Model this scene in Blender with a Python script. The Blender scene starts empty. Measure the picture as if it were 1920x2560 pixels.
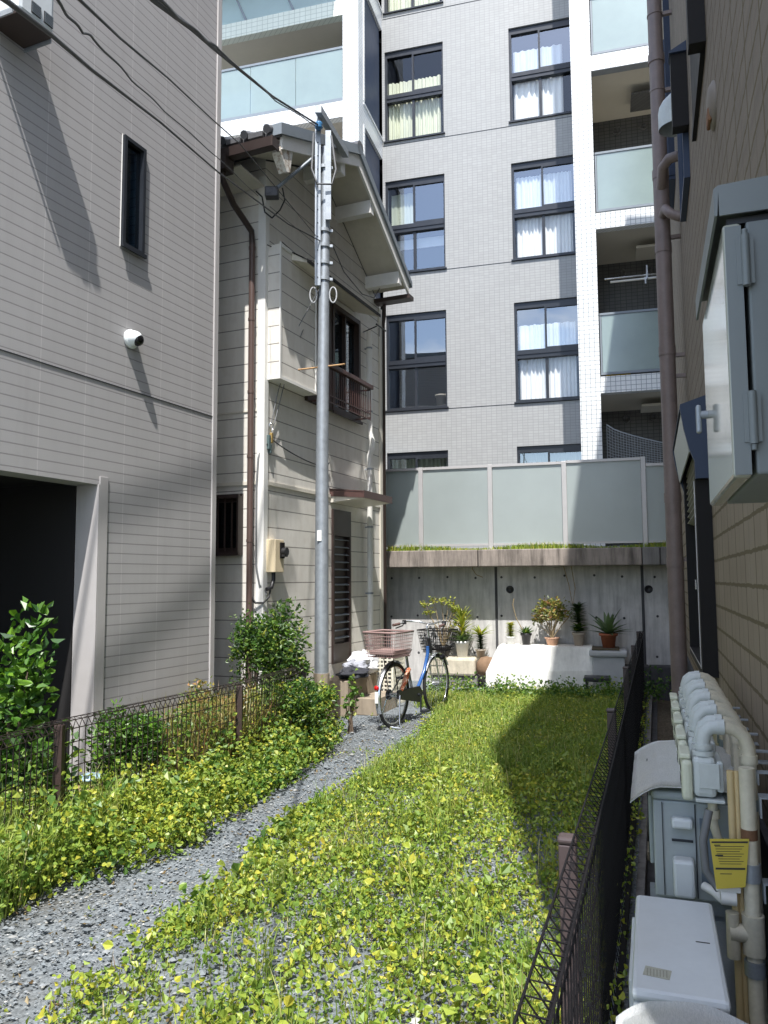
import bpy, math, random
import numpy as np
from mathutils import Vector, Matrix
random.seed(7); rng=np.random.default_rng(7)
S=bpy.context.scene; COL=S.collection
# ---------------------------------------------------------------- camera, world, sun
H=1.6; FPX=1960.0; PITCH=math.atan(168/1960.0); ROLL=0.006
cd=bpy.data.cameras.new("camera"); cam=bpy.data.objects.new("camera",cd); COL.objects.link(cam); S.camera=cam
cd.sensor_fit='VERTICAL'; cd.sensor_height=36; cd.lens=36*FPX/2560; cd.clip_start=.05; cd.clip_end=500
_fw=Vector((0,math.cos(PITCH),math.sin(PITCH))); _u0=Vector((0,-math.sin(PITCH),math.cos(PITCH))); _r0=Vector((1,0,0))
_rt=_r0*math.cos(ROLL)-_u0*math.sin(ROLL); _up=_r0*math.sin(ROLL)+_u0*math.cos(ROLL)
cam.matrix_world=Matrix(((_rt.x,_up.x,-_fw.x,0),(_rt.y,_up.y,-_fw.y,0),(_rt.z,_up.z,-_fw.z,H),(0,0,0,1)))
SUN_EL=math.radians(60.5); SUN_AZ=math.radians(183.2)   # compass from +Y, clockwise
w=bpy.data.worlds.new("World"); S.world=w; w.use_nodes=True
nt=w.node_tree; bg=nt.nodes['Background']
sk=nt.nodes.new('ShaderNodeTexSky'); sk.sky_type='NISHITA'; sk.sun_disc=False
sk.sun_elevation=SUN_EL; sk.sun_rotation=SUN_AZ; sk.air_density=1.0; sk.dust_density=1.2; sk.ozone_density=1.0
tc=nt.nodes.new('ShaderNodeTexCoord'); nz=nt.nodes.new('ShaderNodeTexNoise'); nz.inputs['Scale'].default_value=2.6; nz.inputs['Detail'].default_value=9; nz.inputs['Roughness'].default_value=.58
mp=nt.nodes.new('ShaderNodeMapping'); mp.inputs['Scale'].default_value=(1,1,2.2); mp.inputs['Location'].default_value=(3.1,1.7,.4)
nt.links.new(tc.outputs['Generated'],mp.inputs['Vector']); nt.links.new(mp.outputs[0],nz.inputs['Vector'])
cr=nt.nodes.new('ShaderNodeValToRGB'); cr.color_ramp.elements[0].position=.52; cr.color_ramp.elements[1].position=.68
nt.links.new(nz.outputs['Fac'],cr.inputs[0])
mx=nt.nodes.new('ShaderNodeMix'); mx.data_type='RGBA'; mx.inputs['B'].default_value=(9.4,9.4,9.4,1)
nt.links.new(cr.outputs['Color'],mx.inputs['Factor']); nt.links.new(sk.outputs[0],mx.inputs['A']); nt.links.new(mx.outputs['Result'],bg.inputs[0])
bg.inputs[1].default_value=.15
sd=bpy.data.lights.new("sun",'SUN'); sd.energy=3.6; sd.angle=math.radians(.53); sd.color=(1,.975,.94)
sun=bpy.data.objects.new("sun",sd); COL.objects.link(sun)
_l=Vector((-math.sin(SUN_AZ)*math.cos(SUN_EL),-math.cos(SUN_AZ)*math.cos(SUN_EL),-math.sin(SUN_EL)))
sun.rotation_euler=_l.to_track_quat('-Z','Y').to_euler(); sun.location=(-2,-6,20)
S.view_settings.view_transform='Standard'; S.view_settings.look='None'; S.view_settings.exposure=1.12; S.view_settings.gamma=1
S.cycles.max_bounces=8; S.cycles.transparent_max_bounces=24

# ---------------------------------------------------------------- frames of reference on the site
CAM=Vector((0,0,H))
def ray(px,py): return _fw+_rt*((px-960)/FPX)-_up*((py-1280)/FPX)
class Fr:
    def __init__(s,x,y,deg):
        s.o=Vector((x,y,0)); s.a=math.radians(deg); a=s.a
        s.ax=[Vector((math.cos(a),math.sin(a),0)),Vector((-math.sin(a),math.cos(a),0)),Vector((0,0,1))]
    def w(s,p): return s.o+s.ax[0]*p[0]+s.ax[1]*p[1]+s.ax[2]*p[2]
    def loc(s,P): d=Vector(P)-s.o; return Vector((d.dot(s.ax[0]),d.dot(s.ax[1]),d.dot(s.ax[2])))
    def hit(s,px,py,k,v):
        d=ray(px,py); n=s.ax[k]; t=(v-(CAM-s.o).dot(n))/d.dot(n); return s.loc(CAM+d*t)
G=Fr(0,0,0)
LH=Fr(-2.184,5.97,66.8)      # grey house: x along its wall, -y out of it
WH=Fr(-1.289,8.33,66.8)      # white house: x along the gable wall, -y out of it
AP=Fr(0,17,-15.7)            # apartment: x along the facade, -y out of it
RT=Fr(3.91,11.6,-15.7)       # retaining wall: x along it, -y out of it
RW=Fr(.45,0,71.27)           # right house: x along its wall, +y out of it

# ---------------------------------------------------------------- mesh builder
class MB:
    def __init__(s): s.v=[]; s.f=[]; s.sm=[]
    def add(s,vs,fs,smooth=False):
        b=len(s.v); s.v+= [tuple(p) for p in vs]; s.f+=[tuple(i+b for i in f) for f in fs]; s.sm+=[smooth]*len(fs); return s
    def box(s,x0,x1,y0,y1,z0,z1,bev=0):
        if x1<x0:x0,x1=x1,x0
        if y1<y0:y0,y1=y1,y0
        if z1<z0:z0,z1=z1,z0
        if bev<=0:
            return s.add([(x0,y0,z0),(x1,y0,z0),(x1,y1,z0),(x0,y1,z0),(x0,y0,z1),(x1,y0,z1),(x1,y1,z1),(x0,y1,z1)],
             [(0,3,2,1),(4,5,6,7),(0,1,5,4),(1,2,6,5),(2,3,7,6),(3,0,4,7)])
        b=min(bev,(x1-x0)/2.1,(y1-y0)/2.1,(z1-z0)/2.1)
        import bmesh
        bm=bmesh.new(); bmesh.ops.create_cube(bm,size=1)
        for v in bm.verts: v.co=Vector(((x0+x1)/2+v.co.x*(x1-x0),(y0+y1)/2+v.co.y*(y1-y0),(z0+z1)/2+v.co.z*(z1-z0)))
        bmesh.ops.bevel(bm,geom=list(bm.edges),offset=b,segments=2,affect='EDGES',profile=.5)
        bm.verts.index_update(); s.add([v.co[:] for v in bm.verts],[[v.index for v in f.verts] for f in bm.faces]); bm.free(); return s
    def prism(s,poly,d,closed=True):
        n=len(poly); d=Vector(d); P=[Vector(p) for p in poly]
        fs=[(i,(i+1)%n,(i+1)%n+n,i+n) for i in range(n)]
        if closed: fs+=[tuple(range(n-1,-1,-1)),tuple(range(n,2*n))]
        return s.add(P+[p+d for p in P],fs)
    def quad(s,*p): return s.add(p,[tuple(range(len(p)))])
    def tube(s,pts,r,n=8,caps=True,rs=None):
        P=[Vector(p) for p in pts]; m=len(P); rs=rs or [r]*m
        T=[]
        for i in range(m):
            t=(P[min(i+1,m-1)]-P[max(i-1,0)]); T.append(t.normalized() if t.length>1e-9 else Vector((0,0,1)))
        a=T[0].orthogonal().normalized(); V=[]; 
        for i in range(m):
            a=(a-T[i]*a.dot(T[i])); a=a.normalized() if a.length>1e-6 else T[i].orthogonal().normalized()
            b=T[i].cross(a)
            for k in range(n):
                q=2*math.pi*k/n; V.append(P[i]+(a*math.cos(q)+b*math.sin(q))*rs[i])
        Fs=[(i*n+k,i*n+(k+1)%n,(i+1)*n+(k+1)%n,(i+1)*n+k) for i in range(m-1) for k in range(n)]
        s.add(V,Fs,n>=6)
        if caps: s.add(V[:n],[tuple(range(n-1,-1,-1))]); s.add(V[-n:],[tuple(range(n))])
        return s
    def lathe(s,prof,c=(0,0,0),n=20,ax=None):
        c=Vector(c); V=[]; m=len(prof)
        q=ax.to_track_quat('Z','Y') if ax else None
        for r,z in prof:
            for k in range(n):
                a=2*math.pi*k/n; p=Vector((r*math.cos(a),r*math.sin(a),z))
                if q: p=q@p
                V.append(c+p)
        return s.add(V,[(i*n+k,i*n+(k+1)%n,(i+1)*n+(k+1)%n,(i+1)*n+k) for i in range(m-1) for k in range(n)],True)
    def wall(s,x0,x1,z0,z1,holes,y=0,depth=.15,flip=1):
        xs=sorted({x0,x1,*[h[0] for h in holes],*[h[1] for h in holes]}); xs=[x for x in xs if x0<=x<=x1]
        zs=sorted({z0,z1,*[h[2] for h in holes],*[h[3] for h in holes]}); zs=[z for z in zs if z0<=z<=z1]
        for a,b in zip(xs,xs[1:]):
            for c,d in zip(zs,zs[1:]):
                mx,mz=(a+b)/2,(c+d)/2
                if any(h[0]<mx<h[1] and h[2]<mz<h[3] for h in holes): continue
                s.quad((a,y,c),(b,y,c),(b,y,d),(a,y,d))
        for a,b,c,d in holes:
            e=y+depth
            s.quad((a,y,c),(a,y,d),(a,e,d),(a,e,c)); s.quad((b,y,c),(b,e,c),(b,e,d),(b,y,d))
            s.quad((a,y,d),(b,y,d),(b,e,d),(a,e,d)); s.quad((a,y,c),(a,e,c),(b,e,c),(b,y,c))
        return s
    def xf(s,M):
        s.v=[tuple(M@Vector(p)) for p in s.v]; return s
def mkmesh(name,v,f,sm=None,off=(0,0,0)):
    me=bpy.data.meshes.new(name); o=Vector(off)
    me.from_pydata([tuple(Vector(p)-o) for p in v],[],f); 
    if sm and any(sm): me.polygons.foreach_set('use_smooth',sm)
    me.update(); return me
def setp(o,label,cat,group=None,kind=None):
    if label: o['label']=label
    if cat: o['category']=cat
    if group: o['group']=group
    if kind: o['kind']=kind
    return o
def thing(name,label,cat,fr=G,loc=(0,0,0),group=None,rz=0):
    o=bpy.data.objects.new(name,None); COL.objects.link(o); o.empty_display_size=.2
    o.location=fr.w(loc); o.rotation_euler=(0,0,fr.a+rz); o['_l']=0
    del o['_l']; OFF[o.name]=Vector(loc); return setp(o,label,cat,group)
OFF={}
def root_off(p):
    while p.parent: p=p.parent
    return OFF.get(p.name,Vector((0,0,0)))
def part(name,mb,mat,parent,label=None,fr=None):
    """mesh in the frame coordinates of the parent's root"""
    me=mkmesh(name,mb.v,mb.f,mb.sm,root_off(parent)); me.materials.append(mat)
    o=bpy.data.objects.new(name,me); COL.objects.link(o); o.parent=parent
    if label: o['label']=label
    return o
def parts(name,mbs,mat,parent,label=None):
    return [part(name,m,mat,parent,label) for m in mbs]
def single(name,mb,mat,label,cat,fr=G,loc=(0,0,0),group=None,kind=None):
    me=mkmesh(name,mb.v,mb.f,mb.sm,loc); me.materials.append(mat)
    o=bpy.data.objects.new(name,me); COL.objects.link(o); o.location=fr.w(loc); o.rotation_euler=(0,0,fr.a)
    return setp(o,label,cat,group,kind)
def dup(root,loc,label,rz=None):
    def cp(o,par):
        c=o.copy(); COL.objects.link(c)
        if par: c.parent=par
        for ch in o.children: cp(ch,c)
        return c
    r=cp(root,None); r.location=loc; r['label']=label
    if rz is not None: r.rotation_euler=(0,0,rz)
    return r

# ---------------------------------------------------------------- materials
class M_:
    def __init__(s,name):
        s.m=bpy.data.materials.new(name); s.m.use_nodes=True; s.t=s.m.node_tree; s.b=s.t.nodes['Principled BSDF']; s._o=None
    def n(s,ty,**kw):
        x=s.t.nodes.new(ty)
        for k,v in kw.items(): setattr(x,k,v)
        return x
    def l(s,a,b): s.t.links.new(a,b)
    def obj(s):
        if not s._o: s._o=s.n('ShaderNodeTexCoord').outputs['Object']
        return s._o
    def sep(s):
        x=s.n('ShaderNodeSeparateXYZ'); s.l(s.obj(),x.inputs[0]); return x.outputs
    def ma(s,op,a,b=None,c=None):
        x=s.n('ShaderNodeMath',operation=op)
        for i,q in enumerate((a,b,c)):
            if q is None: continue
            if isinstance(q,(int,float)): x.inputs[i].default_value=q
            else: s.l(q,x.inputs[i])
        return x.outputs[0]
    def comb(s,x=0,y=0,z=0):
        c=s.n('ShaderNodeCombineXYZ')
        for i,q in enumerate((x,y,z)):
            if isinstance(q,(int,float)): c.inputs[i].default_value=q
            else: s.l(q,c.inputs[i])
        return c.outputs[0]
    def noise(s,scale,detail=4,rough=.6,vec=None,st=None):
        x=s.n('ShaderNodeTexNoise'); x.inputs['Scale'].default_value=scale; x.inputs['Detail'].default_value=detail; x.inputs['Roughness'].default_value=rough
        v=vec or s.obj()
        if st:
            mp=s.n('ShaderNodeMapping'); mp.inputs['Scale'].default_value=st; s.l(v,mp.inputs[0]); v=mp.outputs[0]
        s.l(v,x.inputs['Vector']); return x.outputs['Fac']
    def ramp(s,f,*st):
        x=s.n('ShaderNodeValToRGB'); e=x.color_ramp.elements
        while len(e)<len(st): e.new(.5)
        for i,(p,c) in enumerate(st): e[i].position=p; e[i].color=(*c,1) if len(c)==3 else c
        s.l(f,x.inputs[0]); return x.outputs[0]
    def mix(s,f,a,b,bt='MIX'):
        x=s.n('ShaderNodeMix',data_type='RGBA',blend_type=bt)
        for k,q in (('Factor',f),('A',a),('B',b)):
            if isinstance(q,(int,float)): x.inputs[k].default_value=q
            elif isinstance(q,tuple): x.inputs[k].default_value=(*q,1)
            else: s.l(q,x.inputs[k])
        return x.outputs['Result']
    def out(s,col=None,rough=.6,metal=0,bump=None,bs=.3,bd=.01,spec=.5):
        if col is not None:
            if isinstance(col,tuple): s.b.inputs['Base Color'].default_value=(*col,1)
            else: s.l(col,s.b.inputs['Base Color'])
        if isinstance(rough,(int,float)): s.b.inputs['Roughness'].default_value=rough
        else: s.l(rough,s.b.inputs['Roughness'])
        s.b.inputs['Metallic'].default_value=metal; s.b.inputs['Specular IOR Level'].default_value=spec
        if bump is not None:
            x=s.n('ShaderNodeBump'); x.inputs['Strength'].default_value=bs; x.inputs['Distance'].default_value=bd
            s.l(bump,x.inputs['Height']); s.l(x.outputs[0],s.b.inputs['Normal'])
        return s.m
def lines(m,coord,period,width,off=0):
    q=m.ma('FRACT',m.ma('DIVIDE',m.ma('ADD',coord,off+100*period),period)); return m.ma('LESS_THAN',q,width/period)
def paint(name,c,rough=.5,var=.12,scale=6,metal=0,spec=.5,bump=.0):
    m=M_(name); f=m.noise(scale,5,.65); f2=m.noise(scale*9,3)
    a=tuple(x*(1-var) for x in c); b=tuple(min(1,x*(1+var*.6)) for x in c)
    col=m.ramp(m.ma('ADD',m.ma('MULTIPLY',f,.75),m.ma('MULTIPLY',f2,.25)),(.3,a),(.7,b))
    return m.out(col,m.ma('ADD',m.ma('MULTIPLY',f,.2),rough-.1),metal,f2 if bump else None,bump,.004,spec)
MT={}
def siding():
    m=M_('grey_siding'); o=m.sep(); u=m.ma('ADD',o[0],o[1]); z=o[2]
    g=lines(m,z,.0795,.009,.02); j=lines(m,u,.43,.006,.167)
    st=m.noise(120,4,.7); lg=m.noise(1.3,4); vv=m.noise(2.5,4,.6,st=(2,2,.25))
    base=m.ramp(m.ma('ADD',m.ma('MULTIPLY',lg,.6),m.ma('MULTIPLY',vv,.4)),(.3,(.375,.362,.358)),(.7,(.425,.412,.408)))
    base=m.mix(m.ma('MULTIPLY',m.ma('SUBTRACT',st,.45),.5),base,(.30,.28,.28))
    base=m.mix(m.ma('MULTIPLY',j,.55),base,(.58,.56,.55))
    ds=m.ramp(m.noise(5,6,.7,st=(1.6,1.6,.12)),(.5,(0,0,0)),(.8,(1,1,1))); base=m.mix(m.ma('MULTIPLY',ds,.22),base,(.25,.24,.23)); base=m.mix(m.ma('MULTIPLY',g,.6),base,(.17,.16,.16))
    h=m.ma('SUBTRACT',m.ma('MULTIPLY',st,.35),m.ma('MULTIPLY',g,1.0))
    return m.out(base,.75,0,h,.5,.006,.3)
MT['siding']=siding()
MT['trim_grey']=paint('grey_corner_trim',(.43,.41,.40),.6,.05)
def metalsid():
    m=M_('cream_metal_siding'); o=m.sep(); u=m.ma('ADD',o[0],o[1]); z=o[2]
    g=lines(m,z,.199,.011,.03); vv=m.noise(3,5,.6,st=(2.5,2.5,.4)); f=m.noise(9,5,.6)
    base=m.ramp(vv,(.3,(.68,.65,.59)),(.72,(.78,.75,.69)))
    base=m.mix(m.ma('MULTIPLY',m.ma('SUBTRACT',f,.5),.8),base,(.42,.34,.24))
    base=m.mix(m.ma('MULTIPLY',g,.8),base,(.14,.125,.11))
    q=m.ma('FRACT',m.ma('DIVIDE',m.ma('ADD',z,20.03-.1),.199))
    return m.out(base,.45,0,m.ma('SUBTRACT',m.ma('MULTIPLY',q,.15),g),.5,.008,.4)
MT['cream']=metalsid()
MT['cream_plain']=paint('cream_paint',(.68,.64,.55),.45,.1)
MT['white_plain']=paint('white_paint',(.78,.77,.73),.5,.08)
MT['rust_white']=M_('peeling_white_paint'); _m=MT['rust_white']; MT['rust_white']=_m.out(_m.ramp(_m.noise(14,6,.7),(.38,(.32,.24,.17)),(.5,(.7,.68,.62)),(.9,(.76,.75,.7))),.6)
def tiles(name,bw,bh,c1,c2,mort,ms,rough=.35,off=0,bias=0.0,inv=False):
    m=M_(name); o=m.sep(); u=m.ma('ADD',o[0],o[1]); v=m.comb(m.ma('ADD',u,50*bw),m.ma('ADD',o[2],off),0)
    b=m.n('ShaderNodeTexBrick'); b.offset=0; b.squash=1; m.l(v,b.inputs['Vector'])
    for k,q in (('Color1',c1),('Color2',c2),('Mortar',mort)): b.inputs[k].default_value=(*q,1)
    b.inputs['Scale'].default_value=1; b.inputs['Brick Width'].default_value=bw; b.inputs['Row Height'].default_value=bh
    b.inputs['Mortar Size'].default_value=ms; b.inputs['Mortar Smooth'].default_value=.1; b.inputs['Bias'].default_value=bias
    f=m.noise(.9,4); f2=m.noise(3,4,.6,st=(3,3,.3))
    col=m.mix(m.ma('MULTIPLY',m.ma('SUBTRACT',m.ma('ADD',f,f2),.8),.35),b.outputs['Color'],tuple(x*.72 for x in c1))
    return m.out(col,m.ma('ADD',m.ma('MULTIPLY',f2,.25),rough-.1),0,b.outputs['Fac'],-.25,.004,.4)
MT['tile_grey']=tiles('grey_facade_tile',.108,.0583,(.335,.338,.332),(.368,.371,.365),(.265,.267,.262),.005)
MT['tile_white']=tiles('white_square_tile',.088,.083,(.76,.77,.76),(.81,.82,.81),(.25,.27,.29),.005,.3)
MT['tile_dark']=tiles('dark_balcony_tile',.11,.0733,(.10,.10,.10),(.12,.12,.115),(.05,.05,.05),.006)
MT['tile_green']=tiles('pale_parapet_tile',.123,.1027,(.66,.70,.62),(.70,.74,.66),(.40,.44,.38),.006,.3)
MT['soffit']=paint('beige_soffit',(.56,.52,.44),.7,.06,2)
MT['frame_dark']=paint('dark_window_frame',(.030,.034,.042),.35,.15,metal=.3)
MT['frame_black']=paint('black_window_frame',(.012,.011,.011),.6,.15,spec=.2)
def glass(name,fac,tint=(1,1,1),rough=0.0,refl=(.9,.95,1)):
    m=M_(name); nt=m.t; g=m.n('ShaderNodeBsdfGlossy'); g.inputs['Roughness'].default_value=rough; g.inputs['Color'].default_value=(*refl,1)
    t=m.n('ShaderNodeBsdfTransparent'); t.inputs['Color'].default_value=(*tint,1)
    ge=m.n('ShaderNodeNewGeometry'); vd=m.n('ShaderNodeVectorMath',operation='DOT_PRODUCT'); m.l(ge.outputs['Normal'],vd.inputs[0]); m.l(ge.outputs['Incoming'],vd.inputs[1])
    k=m.ma('POWER',m.ma('SUBTRACT',1.0,m.ma('ABSOLUTE',vd.outputs['Value'])),4.0)
    f=m.ma('MINIMUM',m.ma('ADD',m.ma('MULTIPLY',k,.9),fac),1.0)
    mx=m.n('ShaderNodeMixShader'); m.l(f,mx.inputs[0]); m.l(t.outputs[0],mx.inputs[1]); m.l(g.outputs[0],mx.inputs[2])
    # slightly wavy float glass
    bp=m.n('ShaderNodeBump'); bp.inputs['Strength'].default_value=.03; bp.inputs['Distance'].default_value=.05
    m.l(m.noise(1.6,1),bp.inputs['Height']); m.l(bp.outputs[0],g.inputs['Normal'])
    nt.nodes.remove(m.b); m.l(mx.outputs[0],nt.nodes['Material Output'].inputs[0]); return m.m
MT['glass']=glass('window_glass',.26,(.90,.94,.96))
MT['glass_clear']=glass('clear_window_glass',.07,(.97,.98,.98))
MT['glass_dim']=glass('dim_window_glass',.03,(.45,.55,.6))
def frosted(name,c,tr=.35,rough=.25,gl=.18,see=0):
    m=M_(name); nt=m.t; d=m.n('ShaderNodeBsdfDiffuse'); t=m.n('ShaderNodeBsdfTranslucent'); g=m.n('ShaderNodeBsdfGlossy'); g.inputs['Roughness'].default_value=rough
    f=m.noise(1.4,4,.6); col=m.ramp(f,(.3,tuple(x*.88 for x in c)),(.7,c))
    m.l(col,d.inputs[0]); m.l(col,t.inputs[0])
    a=m.n('ShaderNodeMixShader'); a.inputs[0].default_value=tr; m.l(d.outputs[0],a.inputs[1]); m.l(t.outputs[0],a.inputs[2])
    b=m.n('ShaderNodeMixShader'); b.inputs[0].default_value=gl; m.l(a.outputs[0],b.inputs[1]); m.l(g.outputs[0],b.inputs[2])
    if see:
        tp=m.n('ShaderNodeBsdfTransparent'); c3=m.n('ShaderNodeMixShader'); c3.inputs[0].default_value=see; m.l(b.outputs[0],c3.inputs[1]); m.l(tp.outputs[0],c3.inputs[2]); b=c3
    nt.nodes.remove(m.b); m.l(b.outputs[0],nt.nodes['Material Output'].inputs[0]); return m.m
MT['frost']=frosted('frosted_balcony_glass',(.44,.55,.52),.3,.2,.2,.22)
MT['poly']=frosted('translucent_fence_panel',(.46,.515,.50),.35,.32,.12)
MT['curtain_w']=frosted('white_curtain',(.92,.93,.93),.12,.9,.0)
MT['curtain_y']=frosted('cream_curtain',(.74,.76,.60),.12,.9,.0)
MT['alu']=paint('aluminium',(.50,.48,.47),.4,.08,metal=.35)
MT['galv']=paint('galvanised_steel',(.34,.37,.40),.5,.22,14,metal=.45)
MT['navy']=paint('navy_panel',(.038,.055,.095),.5,.1,spec=.3)
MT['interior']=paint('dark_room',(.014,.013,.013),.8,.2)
def concrete(name,c,streak=.5,rough=.85,sc=3):
    m=M_(name); f=m.noise(sc,7,.65); s2=m.noise(4,6,.65,st=(3,3,.35)); fine=m.noise(60,4)
    col=m.ramp(f,(.3,tuple(x*.78 for x in c)),(.7,tuple(x*1.08 for x in c)))
    dark=m.ramp(s2,(.42,(1,1,1)),(.70,tuple([1-streak]*3)))
    col=m.mix(1.0,col,dark,'MULTIPLY')
    return m.out(col,rough,0,m.ma('ADD',fine,f),.3,.006,.2)
MT['conc']=concrete('retaining_concrete',(.60,.585,.565),.35)
MT['conc_cap']=concrete('weathered_cap_concrete',(.33,.285,.25),.65)
MT['conc_step']=concrete('step_concrete',(.35,.29,.22),.35)
MT['conc_grey']=concrete('grey_concrete',(.22,.21,.20),.4)
MT['conc_dark']=concrete('dark_block_concrete',(.085,.085,.09),.4)
MT['conc_white']=concrete('white_painted_concrete',(.80,.79,.75),.18)
MT['stone']=concrete('pale_stone',(.62,.56,.44),.3,.85,9)
MT['brownstone']=concrete('brown_stone',(.25,.16,.10),.3,.85,9)
def blockwall():
    m=M_('tan_block_cladding'); o=m.sep(); x=o[0]; z=o[2]
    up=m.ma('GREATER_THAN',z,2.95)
    j=m.noise(7,2,.5,st=(1,1,.2)); zw=m.ma('ADD',z,m.ma('MULTIPLY',m.ma('SUBTRACT',m.noise(16,3,.7,st=(1,1,.05)),.5),.03))
    g=lines(m,zw,.155,.019,.0); g2=lines(m,z,.155,.02,.0); v=lines(m,x,.40,.022,.06); v2=lines(m,x,.40,.012,.25)
    gg=m.ma('MAXIMUM',g,m.ma('MAXIMUM',v,m.ma('MULTIPLY',v2,.45)))
    fine=m.noise(95,4,.7); big=m.noise(2.2,5); dark=m.noise(5,6,.7,st=(.5,.5,3.2))
    base=m.ramp(big,(.3,(.275,.225,.17)),(.7,(.335,.28,.215)))
    base=m.mix(m.ma('MULTIPLY',fine,.45),base,(.22,.18,.13))
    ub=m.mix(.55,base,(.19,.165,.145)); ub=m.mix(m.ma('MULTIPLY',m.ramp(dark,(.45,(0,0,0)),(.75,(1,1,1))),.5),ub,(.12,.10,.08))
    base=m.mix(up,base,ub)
    base=m.mix(m.ma('MULTIPLY',gg,.85),base,(.12,.095,.05))
    return m.out(base,.8,0,m.ma('SUBTRACT',m.ma('MULTIPLY',fine,.5),gg),.6,.008,.2)
MT['block']=blockwall()
MT['pipe_brown']=paint('brown_pvc_pipe',(.20,.155,.14),.5,.22,7)
MT['pipe_brown2']=paint('dark_brown_pipe',(.045,.03,.026),.4,.15)
MT['pipe_brown3']=paint('brown_house_pipe',(.105,.068,.057),.4,.12)
MT['pipe_cream']=paint('cream_gas_pipe',(.60,.555,.43),.45,.3,5)
MT['pipe_tan']=paint('tan_pipe',(.55,.42,.22),.5,.12,5)
MT['meter']=paint('pale_meter_casing',(.60,.62,.49),.45,.16)
MT['meter_cover']=paint('pale_grey_casing',(.53,.57,.56),.45,.16)
MT['ac_white']=paint('offwhite_casing',(.62,.66,.68),.4,.07,5)
MT['ac_grey']=paint('grey_casing',(.36,.40,.41),.5,.08,5)
MT['cab']=paint('blue_grey_cabinet',(.165,.185,.185),.5,.05,4)
_m=M_('reflection_tinted_door'); MT['cab_door']=_m.out((.36,.37,.31),.12,0,None,0,0,.7)  # beige reflection of the sunlit grey house is painted into the base colour
MT['foil']=None
_m=M_('silver_foil'); _f=_m.noise(60,5,.7,st=(1,6,1)); MT['foil']=_m.out(_m.ramp(_f,(.3,(.70,.73,.74)),(.7,(.95,.96,.96))),.3,.55,_f,.8,.012)
MT['steel']=paint('stainless_steel',(.6,.62,.63),.25,.08,metal=.85)
MT['black']=paint('black_plastic',(.018,.018,.02),.45,.2)
MT['rubber']=paint('black_rubber',(.02,.02,.02),.7,.2)
MT['brown_fence']=paint('brown_coated_wire',(.03,.022,.02),.45,.25,20)
MT['brown_post']=paint('brown_metal_post',(.06,.042,.040),.45,.1,8)
MT['black_fence']=paint('black_coated_wire',(.009,.008,.009),.6,.25,20,spec=.15)
MT['darkwood']=paint('dark_brown_metal',(.045,.028,.024),.45,.2)
MT['red_brown']=paint('reddish_brown_metal',(.085,.045,.040),.4,.15)
MT['roof']=paint('dark_grey_roof_tile',(.10,.10,.105),.4,.25,8)
MT['slate']=paint('slate_blue_flashing',(.20,.23,.26),.45,.12)
MT['terracotta']=paint('terracotta',(.38,.115,.055),.75,.25,25)
MT['clay']=paint('faded_clay',(.50,.30,.20),.8,.25,25)
MT['beige_pot']=paint('beige_plastic_pot',(.42,.36,.29),.6,.1)
MT['white_pot']=paint('white_plastic_pot',(.72,.72,.70),.5,.1)
MT['soil']=paint('potting_soil',(.05,.035,.025),.95,.4,40)
MT['bark']=paint('bark',(.14,.10,.07),.9,.3,40)
MT['twig']=paint('twig',(.30,.23,.13),.8,.3,40)
MT['blue_frame']=paint('blue_bicycle_paint',(.03,.10,.30),.25,.05)
MT['chrome']=paint('polished_metal',(.72,.74,.76),.2,.06,metal=.9)
MT['basket_brown']=paint('brown_plastic_basket',(.30,.20,.185),.5,.12)
MT['orange_cloth']=M_('orange_patterned_cloth'); _m=MT['orange_cloth']; MT['orange_cloth']=_m.out(_m.ramp(_m.noise(45,3),(.4,(.40,.07,.03)),(.5,(.62,.20,.08)),(.62,(.75,.55,.42))),.8)
_m=M_('red_reflector'); MT['red']=_m.out((.5,.01,.01),.15)
MT['white_cloth']=paint('white_bag_cloth',(.78,.78,.80),.8,.12,10)
MT['dark_cloth']=paint('dark_cloth',(.03,.032,.04),.85,.3,10)
MT['grey_cloth']=paint('grey_cloth',(.33,.34,.38),.85,.2,10)
MT['crate_w']=paint('cream_plastic_crate',(.72,.69,.58),.5,.08)
MT['foam']=paint('grey_foam_box',(.42,.43,.44),.8,.12,7)
MT['wood']=paint('weathered_wood',(.20,.14,.09),.8,.3,12)
MT['yellow_tag']=paint('yellow_tag_card',(.58,.46,.06),.6,.06)
MT['ink']=paint('black_ink',(.03,.03,.03),.6,.1)
MT['sticker']=paint('beige_label_sticker',(.42,.42,.34),.6,.25,60)
MT['blue_sticker']=paint('grey_blue_tape',(.24,.30,.33),.5,.1)
MT['teal']=paint('teal_plastic',(.02,.14,.18),.5,.1)
MT['yellow_lid']=paint('yellow_plastic',(.60,.38,.02),.5,.1)
MT['lens']=paint('smoked_dome',(.008,.008,.009),.08,.1)
MT['dome']=paint('white_camera_plastic',(.74,.78,.78),.35,.04)
MT['copperish']=paint('rusty_bolt',(.42,.24,.10),.6,.2)
MT['rust']=paint('rusty_metal',(.20,.10,.05),.8,.4,14)
MT['wire']=paint('black_cable',(.015,.015,.017),.6,.1)
MT['wire_grey']=paint('grey_cable',(.16,.165,.17),.6,.1)
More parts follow.
